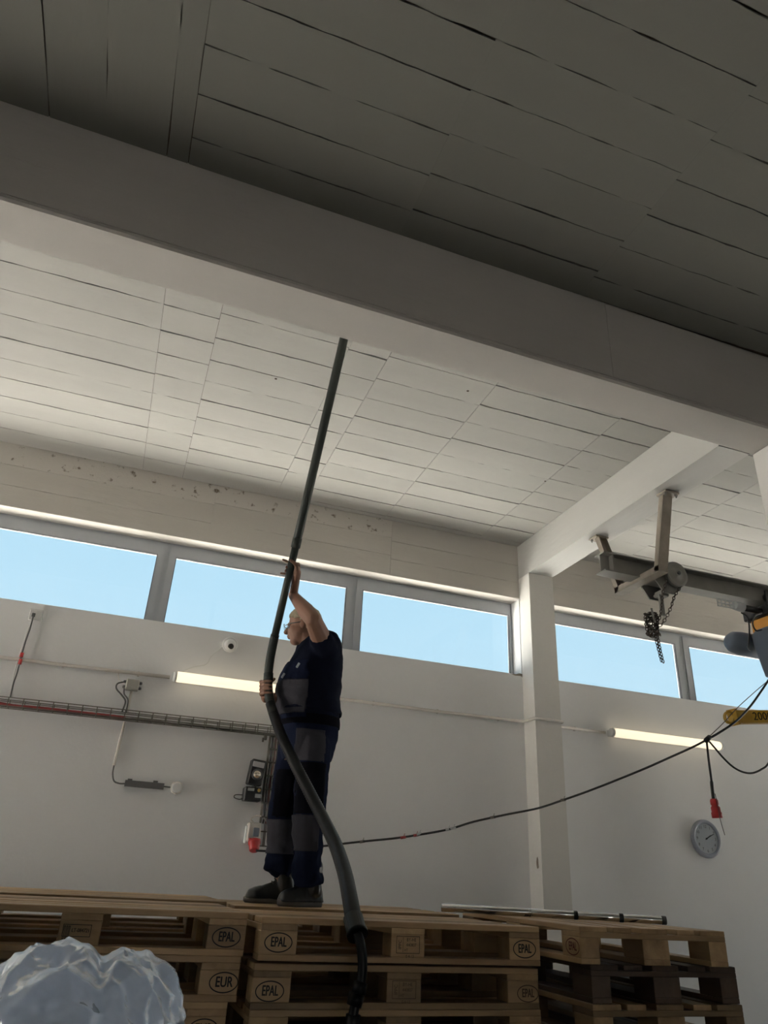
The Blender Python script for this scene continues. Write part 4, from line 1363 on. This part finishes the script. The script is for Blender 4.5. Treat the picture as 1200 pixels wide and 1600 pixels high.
# head
HC = at(473, 979, 4.34)
hy_ = math.radians(24)
HF = V(-math.cos(hy_), math.sin(hy_), 0)          # the way the face looks (a little away from the camera)
HS = V(-HF.y, HF.x, 0)                             # towards his left ear
HU = (Z_ + HF * .12).normalized()
HF = (HF - HU * HF.dot(HU)).normalized()
hp_ = lambda f, s, u: HC + HF * f + HS * s + HU * u
def hell(f, s, u, rf, rs_, ru):
    body.ellipsoid(hp_(f, s, u), (HF * rf, HS * rs_, HU * ru), 18, 12)
hell(-.012, 0, .030, .098, .078, .088)      # cranium
hell(.018, 0, -.030, .076, .066, .082)      # face
hell(.046, 0, -.088, .036, .040, .028)      # chin
hell(.075, 0, .012, .020, .052, .016)       # brow
hell(.045, .040, -.028, .036, .024, .028)   # cheeks
hell(.045, -.040, -.028, .036, .024, .028)
body.limb([hp_(.088, 0, .004), hp_(.108, 0, -.028)], [.010, .014])      # nose
hell(.103, .012, -.032, .011, .009, .009)
hell(.103, -.012, -.032, .011, .009, .009)
hell(.088, 0, -.056, .013, .026, .006)      # lips
hell(.086, 0, -.067, .012, .023, .006)
for s in (1, -1):
    hell(-.012, s * .080, -.008, .018, .008, .032)   # ears
NB = at(497, 1018, 4.35)
body.limb([hp_(-.02, 0, -.06), NB], [.058, .066])
hell(-.03, 0, -.075, .05, .055, .05)
bmesh_ = remesh(body, .004, 2, 'body')
link('body', bmesh_, M['skin'], man, ORG[man.name])
for v in bmesh_.vertices:
    v.co -= ORG[man.name]
# eyes, hair, glasses
for s in (1, -1):
    eo = MB().ball(hp_(.080, s * .031, -.006), .0125).build('eye', M['eye'], man)
    MB().ball(hp_(.089, s * .031, -.006), .006).build('iris', M['black'], eo)
hr = MB()
hr.ellipsoid(hp_(-.016, 0, .036), (HF * .104, HS * .084, HU * .092), 32, 20)
me = hr.mesh('hair', ORG[man.name])
bm = bmesh.new()
bm.from_mesh(me)
kill = []
for v in bm.verts:
    c = v.co + ORG[man.name] - HC
    f, s, u = c.dot(HF), c.dot(HS), c.dot(HU)
    if u < .012 + .55 * max(0, f) - (.065 if f < -.03 else 0):
        kill.append(v)
    v.co += v.normal * (.006 * noise.noise(v.co * 60) + .004 * noise.noise(v.co * 25))
bmesh.ops.delete(bm, geom=kill, context='VERTS')
bm.to_mesh(me)
bm.free()
for p in me.polygons:
    p.use_smooth = True
me = evaluated(me, [('SOLIDIFY', dict(thickness=.008, offset=0.0))])
link('hair', me, M['hair'], man, ORG[man.name])
gl = MB()
for s in (1, -1):
    gl.tube([hp_(.100, s * .052, .000), hp_(.06, s * .078, .002), hp_(-.01, s * .084, .004)], .0028, 6)
gl.tube([hp_(.108, -.052, .008), hp_(.116, 0, .010), hp_(.108, .052, .008)], .003, 6)
go = gl.build('safety_glasses', M['dark_plastic'], man)
for s in (1, -1):
    MB().ellipsoid(hp_(.110, s * .031, -.008), (HF * .0025, HS * .027, HU * .020), 16, 8).build('lens', M['lens'], go)

# ---- clothing
def folds(me, amp, k, zscale=2.2, sd=0.0, fn=None):
    vn = [v.normal.copy() for v in me.vertices]
    for v, n_ in zip(me.vertices, vn):
        p = v.co
        a = noise.noise(V(p.x * k + sd, p.y * k, p.z * k * zscale)) + .5 * noise.noise(V(p.x * k * 2.3, p.y * k * 2.3 + sd, p.z * k * zscale * 2))
        w = fn(p) if fn else 1.0
        v.co = p + n_ * (a * amp * w)
def wear(name, me, m):
    for v in me.vertices:
        v.co -= ORG[man.name]
    return link(name, me, m, man, ORG[man.name])
def patch(name, src, pred, off, m, parent, th=.004):
    """a panel sewn on a garment: the faces of src that satisfy pred, lifted by off"""
    bm = bmesh.new()
    bm.from_mesh(src)
    bm.verts.ensure_lookup_table()
    o = ORG[man.name]
    kill = [f for f in bm.faces if not pred(f.calc_center_median() + o, f.normal)]
    bmesh.ops.delete(bm, geom=kill, context='FACES')
    if not bm.verts:
        bm.free()
        return None
    nn = [v.normal.copy() for v in bm.verts]
    for v, n_ in zip(bm.verts, nn):
        v.co += n_ * off
    me = bpy.data.meshes.new(name)
    bm.to_mesh(me)
    bm.free()
    me.materials.clear()
    me = evaluated(me, [('SOLIDIFY', dict(thickness=th, offset=-1.0))])
    for p in me.polygons:
        p.use_smooth = True
    return link(name, me, m, parent, o)

sh = MB()
sh.ring_loft([row(a, b, c, d) for a, b, c, d in TORSO])
hem = at(529, 1113, MY)
sl = SH_N.lerp(EL_N, .52)
sh.limb([SH_N + V(.012, .03, -.02), SH_N, SH_N.lerp(EL_N, .30)], [.092, .080, .073])
sh.limb([SH_F, SH_F.lerp(EL_F, .5), SH_F.lerp(EL_F, .75)], [.082, .076, .070])
sh.limb([NB + V(0, 0, -.02), NB + V(-.008, 0, .012)], [.082, .074])
shm = remesh(sh, .008, 5, 'shirt')
folds(shm, .007, 9, 1.6, 3)
shirt = wear('shirt', shm, M['shirt'])
# loose hem of the shirt at the back
hm = MB()
rg = []
for k, (dz, gr) in enumerate(((.05, .002), (.02, .008), (.0, .016), (-.012, .014))):
    r_ = row(1113, 437, 527.5, .178, grow=gr)
    rg.append([p + V(0, 0, dz + .010 * noise.noise(p * 14)) for p in r_])
hm.ring_loft(rg, cap=False)
hm.build('shirt_hem', M['shirt'], shirt)

tr2 = MB()
tr2.ring_loft([row(a, b, c, d) for a, b, c, d in HIPS])
tr2.limb([HIP_N, HIP_N.lerp(KN_N, .5), KN_N, KN_N.lerp(AN_N, .5), AN_N + V(-.005, 0, .05)], [.106, .099, .089, .082, .082])
tr2.tube([AN_N + V(-.005, 0, .06), AN_N + V(-.004, 0, .02), AN_N + V(.004, 0, -.025)], [.080, .086, .083], 16)
tr2.limb([HIP_F, HIP_F.lerp(KN_F, .5), KN_F, KN_F.lerp(AN_F, .5), AN_F + V(-.012, 0, .07)], [.104, .096, .088, .084, .083])
tr2.tube([AN_F + V(-.012, 0, .08), AN_F + V(-.014, 0, .045), AN_F + V(-.024, 0, .012)], [.080, .086, .090], 16)
trm = remesh(tr2, .008, 4, 'trousers')
folds(trm, .010, 7.5, 1.8, 8, lambda p: .7 + 1.3 * max(0, 1 - abs(p.z - PTZ - .17) / .22))
trousers = wear('overalls', trm, M['navy'])
zz = lambda py: at(470, py, MY).z
xx = lambda px, py, y=MY: at(px, py, y).x
zone = lambda c, x0, x1, p0, p1, y: xx(x0, (p0 + p1) / 2, y) < c.x < xx(x1, (p0 + p1) / 2, y) and zz(p1) < c.z < zz(p0)
# bib and its pocket lie on the shirt
patch('bib', shm, lambda c, n: (zz(1128) < c.z < zz(1042)) and n.x < -.12 and c.x < xx(472, 1085) and abs(c.y - MY) < .175, .010, M['navy'], trousers)
patch('bib_pocket', shm, lambda c, n: (zz(1121) < c.z < zz(1072)) and n.x < -.05 and c.x < xx(469, 1095) and c.y < MY + .12, .016, M['grey_cloth'], trousers)
patch('waistband', trm, lambda c, n: zz(1136) < c.z < zz(1122), .006, M['black_cloth'], trousers)
# panels on the legs
patch('thigh_pocket', trm, lambda c, n: n.y < -.1 and zone(c, 463, 507, 1146, 1194, 4.15) and c.y < 4.33, .007, M['grey_cloth'], trousers)
patch('side_panel', trm, lambda c, n: n.y < -.25 and zone(c, 464, 505, 1198, 1274, 4.15) and c.y < 4.3, .005, M['black_cloth'], trousers)
patch('knee_patch', trm, lambda c, n: n.y < .25 and zone(c, 457, 497, 1276, 1331, 4.13) and c.y < 4.31, .008, M['grey_cloth'], trousers)
patch('knee_patch', trm, lambda c, n: n.x < .45 and zone(c, 405, 461, 1281, 1336, 4.42) and c.y > 4.31, .008, M['grey_cloth'], trousers)
patch('side_panel', trm, lambda c, n: n.y < .3 and zone(c, 428, 458, 1205, 1278, 4.40) and c.y > 4.31, .005, M['black_cloth'], trousers)
# shoulder straps with metal clips
def strap(y0, px0, py0):
    a = at(px0, py0, y0)
    top = V(at(503, 996, 4.33).x, y0 + (.02 if y0 < MY else -.02), at(503, 995, 4.33).z + .012)
    back = V(at(527, 1060, 4.33).x, MY, at(531, 1060, 4.33).z)
    q = catmull([a, a.lerp(top, .5) + V(-.022, 0, .012), top + V(-.03, 0, .004), top + V(.03, 0, -.008), V(back.x + .002, y0 * .5 + MY * .5, (top.z + back.z) / 2), back], 6)
    mb = MB()
    rings = []
    for i, p in enumerate(q):
        w = V(0, .019, 0)
        rings.append([p - w, p + w, p + w + V(.004, 0, -.004), p - w + V(.004, 0, -.004)])
    mb.ring_loft(rings)
    st = mb.build('strap', M['navy'], trousers)
strap(4.235, 464, 1046)
strap(4.425, 447, 1058)
for px, py, y in ((467.5, 1041, 4.155), (444.5, 1057, 4.22)):
    c = at(px, py, y)
    MB().cbox(c + V(-.012, -.018, 0), (.013, .008, .032), .002, Matrix.Rotation(math.radians(25), 3, 'Y')).build('strap_clip', M['label_grey'], trousers)

# boots
def boot(ank, ang, L, name='boot'):
    f = V(-math.cos(ang), math.sin(ang), 0)
    s = V(-f.y, f.x, 0)
    base = V(ank.x, ank.y, PTZ + .0005)
    q = lambda a_, b_, c_: base + f * a_ + s * b_ + Z_ * c_
    up = MB()
    sec = [(-.085, .026, .085), (-.06, .037, .115), (-.02, .041, .13), (.03, .041, .125), (.07, .043, .104), (.115, .049, .088), (.155, .049, .080), (.185, .038, .064), (.197, .018, .040)]
    rings = []
    for a_, w, h in sec:
        a_ *= L / .28
        rings.append([q(a_, w * math.cos(t_) * (1 if math.sin(t_) < .3 else .82), .028 + max(0, math.sin(t_)) * (h - .028) - (.006 if math.sin(t_) < 0 else 0)) for t_ in [2 * math.pi * i / 20 for i in range(20)]])
    up.ring_loft(rings)
    up.limb([q(-.018, 0, .08), q(-.008, 0, .13), q(-.004, 0, .185)], [.052, .053, .060])
    me = remesh(up, .006, 3, 'boot')
    folds(me, .0025, 22, 1.0, 2)
    b = wear(name, me, M['leather'])
    so = MB()
    n = 28
    outl = []
    for i in range(n):
        t_ = 2 * math.pi * i / n
        a_ = .055 + .150 * math.cos(t_)
        w = (.040 + .010 * math.cos(t_)) * math.sin(t_) * (1 - .12 * math.exp(-((a_ - .02) / .04) ** 2))
        outl.append((a_ * L / .28, w))
    so.ring_loft([[q(a_ * k_, w * k_, z_) for a_, w in outl] for z_, k_ in ((.0, .96), (.008, 1.0), (.026, 1.01), (.032, .97))])
    so.build('sole', M['sole'], b)
    for i in range(4):
        a_ = .045 - i * .014
        z_ = .105 + i * .016
        MB().tube([q(a_ + .012, -.03, z_ - .008), q(a_ + .020, 0, z_ + .004), q(a_ + .012, .03, z_ - .008)], .0035, 6).build('lace', M['black'], b)
    MB().ellipsoid(q(.035, 0, .165), (f * .022, s * .034, Z_ * .03), 12, 8).build('tongue', M['leather'], b)
boot(V(xx(482, 1410, 4.20), 4.20, 0), math.radians(-22), .265)
boot(V(xx(440, 1408, 4.44), 4.44, 0), math.radians(6), .285)
